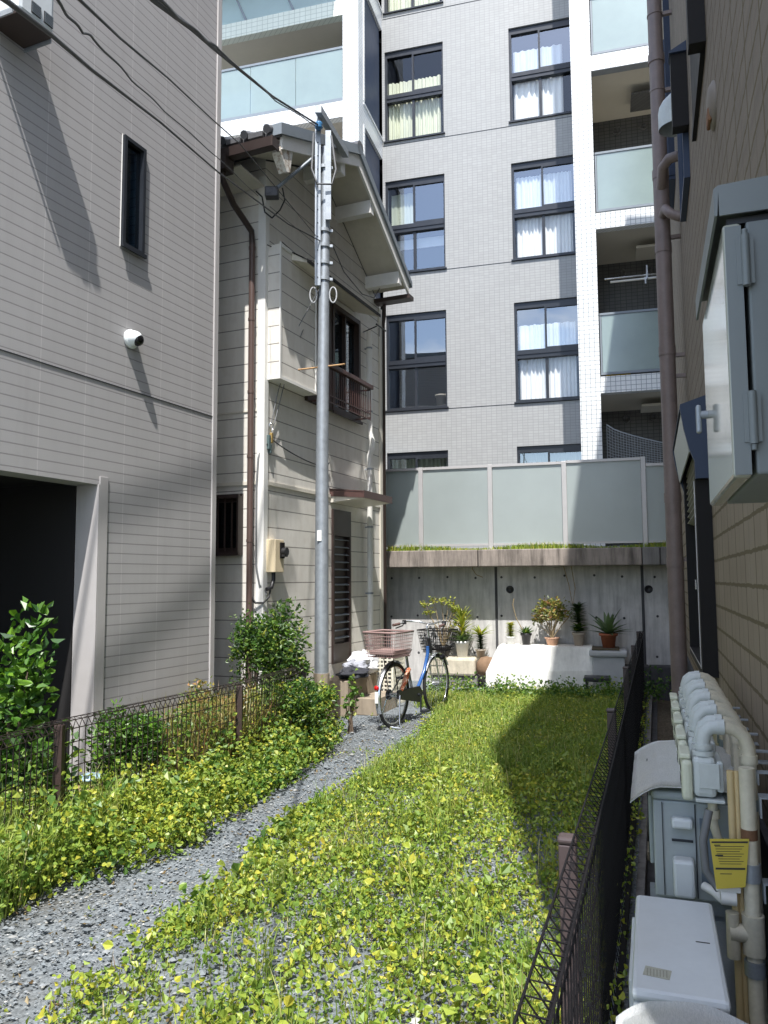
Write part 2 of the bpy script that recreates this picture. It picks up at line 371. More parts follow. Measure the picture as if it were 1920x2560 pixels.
def gravel():
    m=M_('grey_gravel'); v=m.n('ShaderNodeTexVoronoi'); v.inputs['Scale'].default_value=34; m.l(m.obj(),v.inputs['Vector'])
    v2=m.n('ShaderNodeTexVoronoi'); v2.inputs['Scale'].default_value=85; m.l(m.obj(),v2.inputs['Vector'])
    r=m.n('ShaderNodeSeparateColor'); m.l(v.outputs['Color'],r.inputs[0]); r2=m.n('ShaderNodeSeparateColor'); m.l(v2.outputs['Color'],r2.inputs[0])
    big=m.noise(.9,5,.6)
    c=m.ramp(m.ma('ADD',m.ma('MULTIPLY',r.outputs[0],.5),m.ma('MULTIPLY',r2.outputs[1],.5)),(.1,(.09,.101,.108)),(.5,(.15,.169,.182)),(.85,(.21,.232,.245)),(.98,(.38,.39,.38)))
    c=m.mix(m.ma('MULTIPLY',m.ramp(big,(.5,(0,0,0)),(.72,(1,1,1))),.6),c,(.10,.085,.06))
    h=m.ma('ADD',m.ma('MULTIPLY',v.outputs['Distance'],-1.0),m.ma('MULTIPLY',v2.outputs['Distance'],-.4))
    return m.out(c,.9,0,h,.6,.012,.2)
MT['gravel']=gravel()
def soilmat():
    m=M_('dark_alley_soil'); f=m.noise(30,7,.7); g=m.noise(2.5,5); v=m.n('ShaderNodeTexVoronoi'); v.inputs['Scale'].default_value=55; m.l(m.obj(),v.inputs['Vector'])
    c=m.ramp(f,(.35,(.06,.045,.035)),(.6,(.15,.12,.09)),(.78,(.30,.27,.22)))
    c=m.mix(m.ma('MULTIPLY',g,.5),c,(.09,.085,.05))
    return m.out(c,.95,0,m.ma('SUBTRACT',f,v.outputs['Distance']),.8,.02,.2)
MT['alley']=soilmat()
def leafmat(name,*stops,tr=.35,gloss=.08,rough=.45):
    m=M_(name); nt=m.t; gi=m.n('ShaderNodeNewGeometry'); x=m.n('ShaderNodeValToRGB'); e=x.color_ramp.elements
    while len(e)<len(stops): e.new(.5)
    for i,(p,c) in enumerate(stops): e[i].position=p; e[i].color=(*c,1)
    m.l(gi.outputs['Random Per Island'],x.inputs[0])
    d=m.n('ShaderNodeBsdfDiffuse'); t=m.n('ShaderNodeBsdfTranslucent'); g=m.n('ShaderNodeBsdfGlossy'); g.inputs['Roughness'].default_value=rough
    wp=m.n('ShaderNodeTexCoord').outputs['Object']; cn=m.noise(1.7,4,.65,vec=wp); cl_=m.mix(m.ramp(cn,(.35,(0,0,0)),(.68,(1,1,1))),x.outputs[0],m.mix(1.0,x.outputs[0],(.74,.90,.8),'MULTIPLY'))
    m.l(cl_,d.inputs[0])
    br=m.mix(1.0,cl_,(1.0,1.0,.6),'MULTIPLY'); m.l(br,t.inputs[0])
    a=m.n('ShaderNodeMixShader'); a.inputs[0].default_value=tr; m.l(d.outputs[0],a.inputs[1]); m.l(t.outputs[0],a.inputs[2])
    b=m.n('ShaderNodeMixShader'); b.inputs[0].default_value=gloss; m.l(a.outputs[0],b.inputs[1]); m.l(g.outputs[0],b.inputs[2])
    nt.nodes.remove(m.b); m.l(b.outputs[0],nt.nodes['Material Output'].inputs[0]); return m.m
MT['weed']=leafmat('weed_leaves',(0,(.15,.23,.035)),(.35,(.26,.34,.05)),(.7,(.37,.42,.06)),(.92,(.48,.47,.06)),(.99,(.62,.52,.07)),gloss=.04)
MT['grass']=leafmat('grass_blades',(0,(.14,.22,.045)),(.5,(.27,.35,.07)),(.85,(.42,.44,.12)),(.97,(.52,.44,.22)),gloss=.02)
MT['weed_g']=leafmat('green_weed_leaves',(0,(.07,.14,.03)),(.5,(.13,.23,.04)),(.85,(.22,.31,.055)),(.97,(.40,.40,.07)),gloss=.04)
MT['shrub']=leafmat('shrub_leaves',(0,(.03,.07,.018)),(.5,(.06,.13,.025)),(.85,(.12,.22,.03)),(.97,(.25,.32,.05)),gloss=.04,rough=.45)
MT['shrub_y']=leafmat('yellowing_leaves',(0,(.10,.14,.03)),(.4,(.24,.25,.05)),(.75,(.38,.28,.06)),(.95,(.42,.20,.08)),gloss=.06)
MT['dry']=leafmat('dry_grass',(0,(.14,.17,.05)),(.45,(.30,.28,.09)),(.8,(.50,.36,.15)),(1,(.42,.20,.09)),gloss=.03)
MT['camellia']=leafmat('glossy_leaves',(0,(.03,.09,.015)),(.5,(.07,.17,.02)),(.85,(.16,.30,.03)),(1,(.24,.40,.04)),gloss=.05,rough=.4)
MT['maple']=leafmat('yellow_green_leaves',(0,(.24,.30,.05)),(.6,(.40,.42,.07)),(1,(.52,.40,.08)),gloss=.05)
MT['aloe']=leafmat('aloe_leaves',(0,(.08,.14,.06)),(1,(.17,.25,.10)),gloss=.12)
MT['yucca']=leafmat('dark_spiky_leaves',(0,(.02,.055,.015)),(.8,(.05,.11,.03)),(1,(.09,.15,.04)),gloss=.12)
# ================================================================ ground
def sheet(name,x0,x1,y0,y1,n,mat,z=0,amp=.02,kind='structure'):
    xs=np.linspace(x0,x1,n); ys=np.linspace(y0,y1,n); V=[]
    for y in ys:
        for x in xs: V.append((x,y,z+amp*(math.sin(x*2.1+y*.7)*.5+math.sin(x*5.3-y*3.1)*.3+math.sin(y*4.4+1)*.2)))
    F=[(j*n+i,j*n+i+1,(j+1)*n+i+1,(j+1)*n+i) for j in range(n-1) for i in range(n-1)]
    me=mkmesh(name,V,F,[True]*len(F)); me.materials.append(mat); o=bpy.data.objects.new(name,me); COL.objects.link(o); o['kind']=kind; return o
sheet('ground',-60,60,-60,60,3,MT['gravel'],-.16,0)
# yard between the two fences: a strip left of the right-hand fence line
def fence_x(y): return -.224+.3462*y
V=[];n=60
for j in range(n):
    y=-1+13.6*j/(n-1)
    for i in range(40):
        x=-5.5+(fence_x(y)+.06+5.5)*i/39; V.append((x,y,.018*(math.sin(x*2.1+y*.7)*.5+math.sin(x*5.3-y*3.1)*.3+math.sin(y*4.4+1)*.2)))
F=[(j*40+i,j*40+i+1,(j+1)*40+i+1,(j+1)*40+i) for j in range(n-1) for i in range(39)]
me=mkmesh('gravel_yard',V,F,[True]*len(F)); me.materials.append(MT['gravel']); yard=bpy.data.objects.new('gravel_yard',me); COL.objects.link(yard); yard['kind']='structure'
V=[];n=50
for j in range(n):
    y=-1+13.6*j/(n-1)
    for i in range(8):
        x=fence_x(y)+.10+(.85*i/7); V.append((x,y,-.12+.012*math.sin(x*9+y*5)))
F=[(j*8+i,j*8+i+1,(j+1)*8+i+1,(j+1)*8+i) for j in range(n-1) for i in range(7)]
me=mkmesh('alley_ground',V,F,[True]*len(F)); me.materials.append(MT['alley']); al=bpy.data.objects.new('alley_ground',me); COL.objects.link(al); al['kind']='structure'

# ================================================================ grey house on the left
house=thing('siding_house','pale grey house with grooved siding and an open dark garage, filling the left side','house',LH)
WX0,WX1,WZ0,WZ1=.166,.425,4.30,5.232
mb=MB(); mb.wall(-5.2,1.44,0,9.2,[(-2.9,0,-.2,2.335),(WX0,WX1,WZ0,WZ1)],0,.21)
mb.box(1.30,1.44,.02,5,0,9.2); mb.box(-5.2,-5.1,.02,5,0,9.2); mb.box(-5.2,1.44,5,5.1,0,9.2)
part('wall',mb,MT['siding'],house)
part('roof',MB().box(-5.3,1.6,-.12,5.2,9.2,9.35),MT['slate'],house)
part('corner_trim',MB().box(1.44,1.51,-.012,.06,0,9.2,.006),MT['trim_grey'],house)
part('garage_jamb',MB().box(0.0,.09,-.012,-.002,0,2.40,.003).box(-.012,.0,-.012,.21,0,2.335),MT['trim_grey'],house)
part('joint_flashing',MB().box(-5.2,1.44,-.006,-.001,3.137,3.143),MT['frame_dark'],house)
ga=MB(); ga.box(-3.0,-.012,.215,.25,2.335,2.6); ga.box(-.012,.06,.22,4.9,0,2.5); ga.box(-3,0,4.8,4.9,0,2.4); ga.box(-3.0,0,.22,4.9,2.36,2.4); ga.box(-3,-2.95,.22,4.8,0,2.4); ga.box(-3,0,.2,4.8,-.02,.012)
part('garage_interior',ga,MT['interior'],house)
win=part('window',MB().box(WX0,WX0+.03,-.03,.05,WZ0,WZ1).box(WX1-.03,WX1,-.03,.05,WZ0,WZ1).box(WX0+.03,WX1-.03,-.03,.05,WZ1-.03,WZ1).box(WX0+.03,WX1-.03,-.03,.05,WZ0,WZ0+.03).box(WX0-.012,WX1+.012,-.045,-.0305,WZ0-.02,WZ0+.012),MT['frame_dark'],house,'narrow upright dark slit window')
part('pane',MB().box(WX0+.03,WX1-.03,.01,.02,WZ0+.03,WZ1-.03),MT['glass_dim'],win)
part('frame_edge',MB().box(WX0-.004,WX0-.001,-.006,0,WZ0-.01,WZ1+.01),MT['white_plain'],win)
part('blind',MB().box(WX0+.03,WX1-.03,.12,.13,WZ0,WZ1),paint('grey_green_blind',(.10,.14,.14),.6),win)
# things inside the garage
t=thing('storage_shelf','low wooden shelf board in the dark garage behind the leafy bush','shelf',LH,(-.7,1.4,0))
part('shelf_board',MB().box(-1.4,-.1,1.2,1.7,.93,.96),MT['wood'],t); part('shelf_board',MB().box(-1.4,-.1,1.2,1.7,.45,.48),MT['wood'],t)
for x in (-1.38,-.14): part('leg',MB().box(x,x+.04,1.2,1.7,0,.93),MT['wood'],t)
single('storage_bin',MB().box(-.62,-.3,1.25,1.6,.481,.72,.02),MT['teal'],'teal plastic bin on the shelf inside the dark garage','bin',LH,(-.45,1.4,.481))
single('cardboard_box',MB().box(-1.1,-.7,1.25,1.65,.961,1.3,.004),paint('cardboard',(.36,.27,.18),.8),'brown cardboard box on the garage shelf','box',LH,(-.9,1.4,.961))
single('storage_bin',MB().box(-.75,-.16,.75,1.15,.0,.42,.02),paint('grey_bin_plastic',(.16,.17,.18),.6),'grey plastic bin on the garage floor beside the white doorpost','bin',LH,(-.45,.9,0))
single('cabinet',MB().box(-2.0,-1.15,2.2,2.7,0,1.75,.01).box(-1.99,-1.58,2.185,2.199,.05,1.7).box(-1.57,-1.16,2.185,2.199,.05,1.7),paint('pale_cabinet_paint',(.5,.48,.42),.6),'tall pale cabinet deep inside the dark garage','cabinet',LH,(-1.6,2.4,0))
# security camera
t=thing('security_camera','round white dome security camera with a black eye on the grey siding','security camera',LH,(.30,0,3.56))
c=Vector((.30,-.005,3.56)); ax=Vector((0,-1,0))
part('mount',MB().lathe([(0,0),(.076,0),(.078,.02),(.070,.03),(0,.03)],c,28,ax),MT['dome'],t)
hb=MB(); pr=[(.067*math.cos(a)*1.0,.03+.085*math.sin(a)) for a in [i*math.pi/2/8 for i in range(9)]]
hb.lathe([(.067,.0)]+pr,c,28,ax); part('housing',hb,MT['dome'],t)
axl=Vector((.30,-.55,-.62)).normalized()
part('lens_dome',MB().lathe([(.052,0)]+[(.052*math.cos(a),.052*math.sin(a)) for a in [i*math.pi/2/7 for i in range(1,8)]],c+Vector((.006,-.072,-.012)),24,axl),MT['lens'],t)
# vent box high on the grey wall
t=thing('vent_box','white wall vent box with two dark louvred grilles high on the grey siding','vent',LH,(-.95,0,5.34))
VZ=5.33
part('housing',MB().box(-1.13,-.83,-.285,-.02,VZ,VZ+.30,.03),MT['ac_white'],t)
part('base_tray',MB().box(-1.12,-.84,-.272,-.01,VZ-.012,VZ+.004),MT['pipe_brown2'],t)
for k,x in enumerate((-1.03,-.925)):
    gr=MB().box(x,x+.075,-.292,-.282,VZ+.045,VZ+.125); g=part('grille',gr,MT['black'],t)
    lv=MB()
    for i in range(7): lv.box(x+.002,x+.073,-.297,-.292,VZ+.048+i*.011,VZ+.052+i*.011)
    part('louvre',lv,MT['slate'],g)
part('bracket',MB().box(-1.15,-1.14,-.25,0,VZ-.03,VZ).box(-.83,-.82,-.25,0,VZ-.03,VZ),MT['galv'],t)

# ================================================================ white house
wh=thing('old_house','old two storey cream house with horizontal metal siding and a tiled gable roof','house',WH)
RX=1.3; ZL=6.16; ZR=6.87; ZE=5.73    # roof profile (top of rake)
def roofz(x): return ZR-(RX-x)*.40 if x<RX else ZR-(x-RX)*.625
mb=MB()
holes=[(1.55,2.38,3.72,5.13),(1.60,2.10,.56,2.48)]
mb.wall(0.0,3.18,0,5.6,holes,0,.12)
mb.quad((0,0,5.6),(3.18,0,5.6),(3.18,0,roofz(3.18)-.12),(RX,0,ZR-.12),(0,0,roofz(0)-.12))
for a in [(1.55,1.60)]: pass
part('gable_wall',mb,MT['cream'],wh)
fw_=MB()   # front wall in the plane x=0
m2=MB().wall(.001,5,0,6.3,[(.27,1.4,1.9,2.5)],0,.1); m2.v=[(p[1],p[0],p[2]) for p in m2.v]
part('front_wall',m2,MT['cream'],wh)
part('rear_wall',MB().box(3.1,3.175,.02,5,0,5.5).box(.02,3.1,4.9,5,0,6).box(.1,3.1,.6,4.9,2.9,3.0).box(.13,3.1,.62,.66,0,6),MT['interior'],wh)
part('corner_trim',MB().box(-.02,.06,-.02,-.002,0,6.05).box(-.02,-.002,-.002,.075,0,6.05),MT['white_plain'],wh)
part('corner_trim',MB().box(3.10,3.19,-.02,-.002,0,5.55),MT['cream_plain'],wh)
part('belt_trim',MB().box(.062,3.1,-.018,-.001,2.62,2.66).box(-.016,-.001,.08,4,2.62,2.66).box(-.012,-.001,.08,4,3.42,3.44),MT['cream_plain'],wh)
# roof slabs
def slope(x0,x1,dz0,dz1,y0,y1):
    return MB().prism([(x0,y0,roofz(x0)+dz0),(x1,y0,roofz(x1)+dz0),(x1,y0,roofz(x1)+dz1),(x0,y0,roofz(x0)+dz1)],(0,y1-y0,0))
roof=slope(-.58,RX,-.04,.03,-.53,5.2); r2=slope(RX,3.02,-.04,.03,-.53,5.2); roof.add(r2.v,r2.f); rf=part('roof',roof,MT['roof'],wh)
# kawara waves along the front eave
kb=MB()
for i in range(20):
    y=-.42+i*.27
    kb.tube([(-.66,y,roofz(-.66)+.055),(-.4,y,roofz(-.4)+.065),(RX,y,roofz(RX)+.065)],.045,8)
    kb.box(-.66,-.60,y+.05,y+.22,roofz(-.62)-.02,roofz(-.62)+.03)
part('roof_tile',kb,MT['roof'],rf)
part('ridge',MB().tube([(RX,-.56,ZR+.06),(RX,5.2,ZR+.06)],.09,10),MT['roof'],rf)
part('rake_tile',MB().prism([(-.60,-.56,roofz(-.6)-.02),(RX,-.56,ZR-.02),(RX,-.56,ZR+.10),(-.60,-.56,roofz(-.6)+.10)],(0,.16,0)).prism([(RX,-.56,ZR-.02),(3.05,-.56,roofz(3.05)-.02),(3.05,-.56,roofz(3.05)+.06),(RX,-.56,ZR+.10)],(0,.12,0)),MT['slate'],rf)
part('bargeboard',MB().prism([(-.54,-.535,roofz(-.54)-.17),(RX,-.535,ZR-.17),(RX,-.535,ZR-.022),(-.54,-.535,roofz(-.54)-.022)],(0,.03,0)).prism([(RX,-.535,ZR-.17),(2.99,-.535,roofz(2.99)-.17),(2.99,-.535,roofz(2.99)-.022),(RX,-.535,ZR-.022)],(0,.03,0)),MT['white_plain'],wh)
part('soffit',slope(-.50,RX,-.10,-.05,-.50,0).add(slope(RX,2.97,-.10,-.05,-.50,0).v,[tuple(f) for f in slope(RX,2.97,-.10,-.05,-.5,0).f]).box(-.5,-.02,0.0,5,5.92,5.94),MT['cream_plain'],wh)
part('peeling_board',MB().prism([(-.56,-.52,roofz(-.56)-.19),(-.42,-.52,roofz(-.42)-.40),(-.36,-.52,roofz(-.36)-.40),(-.30,-.52,roofz(-.3)-.16),(-.54,-.52,roofz(-.54)-.12)],(0,.10,0)),MT['rust_white'],wh,'peeling white board under the roof corner')
for x in (.9,1.75,2.7):
    part('purlin',MB().box(x-.05,x+.06,-.51,-.0,roofz(x)-.30,roofz(x)-.13),MT['white_plain'],wh)
# front gutter and brown downpipe
gt=MB(); 
gt.prism([(-.70,-.50,5.93),(-.60,-.50,5.93),(-.585,-.50,6.02),(-.715,-.50,6.02)],(0,5.4,0)); gt.box(-.71,-.58,-.52,-.50,5.92,6.03)
gutter=part('gutter',gt,MT['pipe_brown2'],wh)
part('downpipe',MB().box(-.72,-.57,.03,.19,5.80,5.96).tube([(-.65,.11,5.84),(-.65,.11,5.72),(-.45,.11,5.55),(-.10,.11,5.40),(-.085,.11,5.25)],.034,10),MT['pipe_brown2'],wh,'black gutter elbow and hopper')
dp=MB().tube([(-.085,.11,5.27),(-.085,.11,0)],.034,12)
for z in (5.2,4.4,3.6,2.9,2.0,1.2): dp.tube([(-.085,.11,z),(-.085,.11,z+.03)],.039,12)
part('downpipe',dp,MT['pipe_brown3'],wh,'brown downpipe beside the house corner')
# front window with bars
fwn=part('window',MB().box(.02,.06,.27,1.4,1.9,1.95).box(.02,.06,.27,1.4,2.45,2.5).box(.02,.06,.27,.31,1.95,2.45).box(-.03,.0195,.25,1.42,1.87,1.90).box(-.03,.0195,.25,1.42,2.50,2.53),MT['darkwood'],wh,'dark barred ground floor window')
gb=MB().box(-.10,-.06,.25,1.42,1.86,1.9).box(-.10,-.06,.25,1.42,2.48,2.52).box(-.10,0,.25,.27,1.87,2.5)
for i in range(12): gb.box(-.09,-.075,.33+i*.09,.345+i*.09,1.9,2.48)
part('window_bar',gb,MT['darkwood'],fwn); part('pane',MB().box(.05,.055,.31,1.4,1.95,2.45),MT['glass_dim'],fwn)
# shutter box, sliding window, rail and hood on the upper floor
sb=part('shutter_box',MB().box(.04,.06,-.165,-.001,3.80,5.27).box(.06,.87,-.165,-.001,3.80,5.24),MT['cream'],wh)
part('box_trim',MB().box(.035,.065,-.178,-.166,3.78,5.29).box(.066,.88,-.178,-.001,5.241,5.28).box(.036,.88,-.178,-.001,3.765,3.799).box(.855,.88,-.178,-.1655,3.8,5.24),MT['white_plain'],sb)
uw=part('window',MB().box(1.55,1.60,-.05,.06,3.72,5.13).box(2.33,2.38,-.05,.06,3.72,5.13).box(1.6,2.33,-.05,.06,5.07,5.13).box(1.6,2.33,-.05,.06,3.72,3.79).box(1.96,1.99,-.02,.03,3.79,5.07).box(1.53,2.40,-.07,-.0505,3.69,3.72),MT['darkwood'],wh,'dark brown upper window behind the railing')
part('pane',MB().box(1.6,2.33,.03,.035,3.79,5.07),MT['glass_dim'],uw)
part('frame_edge',MB().box(2.381,2.40,-.03,-.001,3.70,5.2).box(1.2,2.40,-.03,-.001,5.14,5.2),MT['white_plain'],uw)
wl=MB().box(.90,1.56,-.04,.0,3.72,5.15); part('shutter_panel',wl,MT['darkwood'],wh)
rl=MB(); 
for z in (3.70,3.78): rl.box(1.0,2.22,-.27,-.255,z,z+.012)
for i in range(23): rl.box(1.01+i*.055,1.018+i*.055,-.268,-.26,3.70,4.12)
for x in (1.0,2.2): rl.box(x,x+.02,-.27,0,3.72,3.74).box(x,x+.02,-.27,0,4.10,4.12)
rp=part('railing',rl,MT['red_brown'],wh); part('handrail',MB().box(.98,2.26,-.295,-.235,4.12,4.175,.006),MT['red_brown'],rp)
part('window_hood',MB().prism([(.30,-.36,5.15),(.30,0,5.36),(.30,0,5.24),(.30,-.36,5.12)],(2.0,0,0)),MT['cream_plain'],wh)
part('hood_edge',MB().prism([(.28,-.37,5.155),(.28,-.005,5.375),(.28,-.005,5.365),(.28,-.37,5.145)],(2.04,0,0)).box(.28,2.32,-.378,-.3705,5.12,5.16),MT['frame_black'],wh)
part('rail_bracket',MB().tube([(2.36,-.30,5.02),(2.52,-.02,5.02)],.008,6).tube([(2.28,-.33,5.02),(2.6,-.33,5.02)],.012,6).tube([(2.44,-.3,5.02),(2.44,-.3,4.9)],.006,6),MT['black'],wh)
# white downpipe on the gable
dp=MB().tube([(2.62,-.07,5.05),(2.62,-.07,3.62),(2.62,-.11,3.50),(2.62,-.11,3.40),(2.62,-.07,3.30),(2.62,-.07,.15)],.04,14)
part('downpipe',dp,MT['white_plain'],wh,'white downpipe on the gable wall')
cl=MB()
for z in (4.8,3.9,3.1,2.3,1.4,.7): cl.tube([(2.62,-.07,z),(2.62,-.07,z+.025)],.044,14).box(2.61,2.63,-.03,0,z,z+.02)
part('pipe_clip',cl,MT['galv'],wh)
part('gutter',MB().box(2.95,3.12,-.55,4.9,5.58,5.64).tube([(3.1,-.10,5.6),(3.1,-.10,5.42),(3.22,-.03,5.35),(3.22,-.03,0)],.025,8),MT['pipe_brown2'],wh,'dark gutter end at the rear eave')
# door canopy
part('canopy',MB().prism([(1.56,0,2.70),(1.56,-.45,2.66),(1.56,-.45,2.60),(1.56,0,2.56)],(.86,0,0)),MT['cream_plain'],wh)
part('canopy_edge',MB().prism([(1.54,.0,2.735),(1.54,-.47,2.685),(1.54,-.47,2.672),(1.54,0,2.72)],(.90,0,0)).box(1.54,2.44,-.478,-.4705,2.60,2.69).prism([(1.545,0,2.715),(1.545,-.469,2.668),(1.545,-.469,2.60),(1.545,0,2.64)],(.012,0,0)),MT['red_brown'],wh)
# door
dr=part('door',MB().box(1.60,2.10,.02,.06,.56,2.48).box(1.595,1.63,-.03,.0195,.56,2.48).box(2.07,2.105,-.03,.0195,.56,2.48).box(1.63,2.07,-.03,.0195,2.15,2.48).box(1.63,2.07,-.025,.0195,.56,.80),MT['darkwood'],wh,'narrow dark louvred door')
lv=MB()
for i in range(14): lv.prism([(1.632,-.02,.86+i*.095),(1.632,.015,.875+i*.095),(1.632,.015,.881+i*.095),(1.632,-.02,.868+i*.095)],(.436,0,0))
part('louvre',lv,MT['slate'],dr)
part('foundation',MB().box(0,3.18,-.03,-.001,0,.34).box(-.03,-.001,0.002,4,0,.34),MT['conc_grey'],wh)
# electricity meter
t=thing('electricity_meter','cream electricity meter box with a dark glass dial on the white house corner','meter box',WH,(.12,0,1.68))
part('casing',MB().box(.04,.22,-.13,-.001,1.68,2.03,.006),paint('cream_enamel',(.66,.55,.37),.45,.06),t)
part('dial_window',MB().box(.125,.205,-.150,-.131,1.83,2.0,.004),MT['frame_black'],t)
part('dial',MB().tube([(.165,-.151,1.90),(.165,-.20,1.90)],.045,16).box(.13,.20,-.19,-.151,1.845,1.885,.004),MT['black'],t)
part('cable_inlet',MB().tube([(.12,-.06,1.68),(.12,-.06,1.60),(.08,-.06,1.52),(.0,-.05,1.50)],.022,8),MT['black'],t)
W=lambda *p: WH.w(p)
def cable(label,pts,r=.006,mat='wire',cat='cable',group=None,name='cable'):
    base=pts[0]; return single(name,MB().tube(pts,r,6),MT[mat],label,cat,G,tuple(base),group)
def sag(a,b,k=.1,n=10): 
    a=Vector(a); b=Vector(b); return [a.lerp(b,i/n)-Vector((0,0,4*k*(i/n)*(1-i/n))) for i in range(n+1)]
ct=[(.0,.03,3.0),(-.025,.05,2.9),(-.035,.065,2.6),(-.035,.065,2.1),(-.035,.06,1.75),(-.03,.02,1.55),(.03,-.03,1.46),(.02,-.03,1.44)]
cable('grey cable running down the white corner trim to the meter box',[W(*p) for p in ct],.011,'wire_grey')
cable('short dark cable looping from the meter to the brown downpipe',[W(*p) for p in [(.08,-.05,1.52),(.03,-.06,1.42),(-.03,-.03,1.36),(-.06,.05,1.36),(-.07,.09,1.42)]],.012,'wire')
pts=[W(.02,-.03,3.05)]+sag(W(.12,-.03,3.12),W(1.2,-.03,2.98),.03,8)+sag(W(1.2,-.03,2.98),W(1.48,-.03,3.05),.05,5)
cable('thin dark cable sagging across the white gable above the meter',pts,.007,'wire')
# hook with padlock and cords from the upper window
cable('longer of two slanting cords hanging from the pole to the house corner hook',[W(.50,-.42,4.9),W(.46,-.12,4.4),W(.20,-.05,3.65),W(.10,-.03,3.28)],.006,'wire_grey')
cable('shorter of two slanting cords reaching the house corner hook',[W(.54,-.18,4.45),W(.36,-.1,4.0),W(.15,-.04,3.3)],.006,'wire_grey')
t=thing('cable_clamp','bundle of metal clamps and a brass padlock at the top of the corner cable','clamp',WH,(.1,-.03,3.2))
part('shackle',MB().tube([(.10,-.03,3.31),(.07,-.03,3.28),(.09,-.03,3.2),(.13,-.03,3.22),(.14,-.03,3.29),(.10,-.03,3.31)],.007,6),MT['chrome'],t)
part('padlock',MB().box(.08,.12,-.05,-.02,3.08,3.19,.006),paint('brass',(.50,.34,.12),.35,.1,metal=.5),t)
part('clamp_body',MB().box(.03,.07,-.05,-.01,3.0,3.16,.006).box(.06,.09,-.05,-.01,2.96,3.06,.006),paint('dark_teal_metal',(.08,.12,.12),.4),t)

# ================================================================ apartment building
ap=thing('apartment_building','grey tiled apartment block with white columns and glass fronted balconies behind the yard','apartment building',AP)
PER=3.087; Z1=5.286
CW=[(.075,1.432),(2.893,4.243)]
wins=[]; 
for k in range(-1,4):
    for (a,b) in CW:
        z0=Z1+k*PER; wins.append((a,b,z0,z0+2.147))
mb=MB().wall(.014,4.60,0,17.6,[w_ for w_ in wins],0,.16)
part('facade',mb,MT['tile_grey'],ap)
parts('floor_joint',[MB().box(.03,4.24,-.006,-.001,5.245+q,5.255+q) for q in (0,PER,2*PER-.06,3*PER-.1)],MT['frame_dark'],ap)
ib=MB(); ib.box(-3.2,12,6,6.1,0,17.5); ib.box(-3.2,-3.1,.3,6,0,17.5).box(-3.2,12,.3,6,17.5,17.6).box(1.9,2.0,.3,6,0,17.5)
for k in range(-1,5): ib.box(-3.1,12,.17,6,Z1-.55+k*PER,Z1-.45+k*PER)
part('interior_wall',ib,MT['interior'],ap)
part('rear_wall',MB().box(-6,16,6.2,6.4,0,17.6),MT['tile_grey'],ap)
def curtain(x0,x1,z0,z1,y,seed,amp=.03,gap=None):
    r=random.Random(seed); n=int((x1-x0)/.012); V=[];Fc=[]
    ph=r.random()*6; fr=r.uniform(55,75)
    for i in range(n+1):
        x=x0+(x1-x0)*i/n; a=math.sin(x*fr+ph+1.5*math.sin(x*9+ph))*amp+math.sin(x*fr*.37)*amp*.5
        zt=z1-(.02*abs(math.sin(x*14+ph)))
        V+= [(x,y+a,z0),(x,y+a*1.1,(z0+zt)/2),(x,y+a*.6,zt)]
    for i in range(n):
        for k in (0,1): Fc.append((i*3+k,(i+1)*3+k,(i+1)*3+k+1,i*3+k+1))
    return MB().add(V,Fc,True)
spec={ (0,0):'none',(1,0):'w',(0,1):'dimblind',(1,1):'w',(0,2):'y',(1,2):'w',(0,-1):'w2',(1,-1):'w2',(0,3):'y',(1,3):'w'}
wlab={(0,0):'window with an indoor plant pot on its sill, no curtain',(1,0):'window with white curtains just above the panel fence on the right',(0,2):'window with yellowish curtains at the upper left',(0,1):'window with a pale blind, between roof edge and facade'}
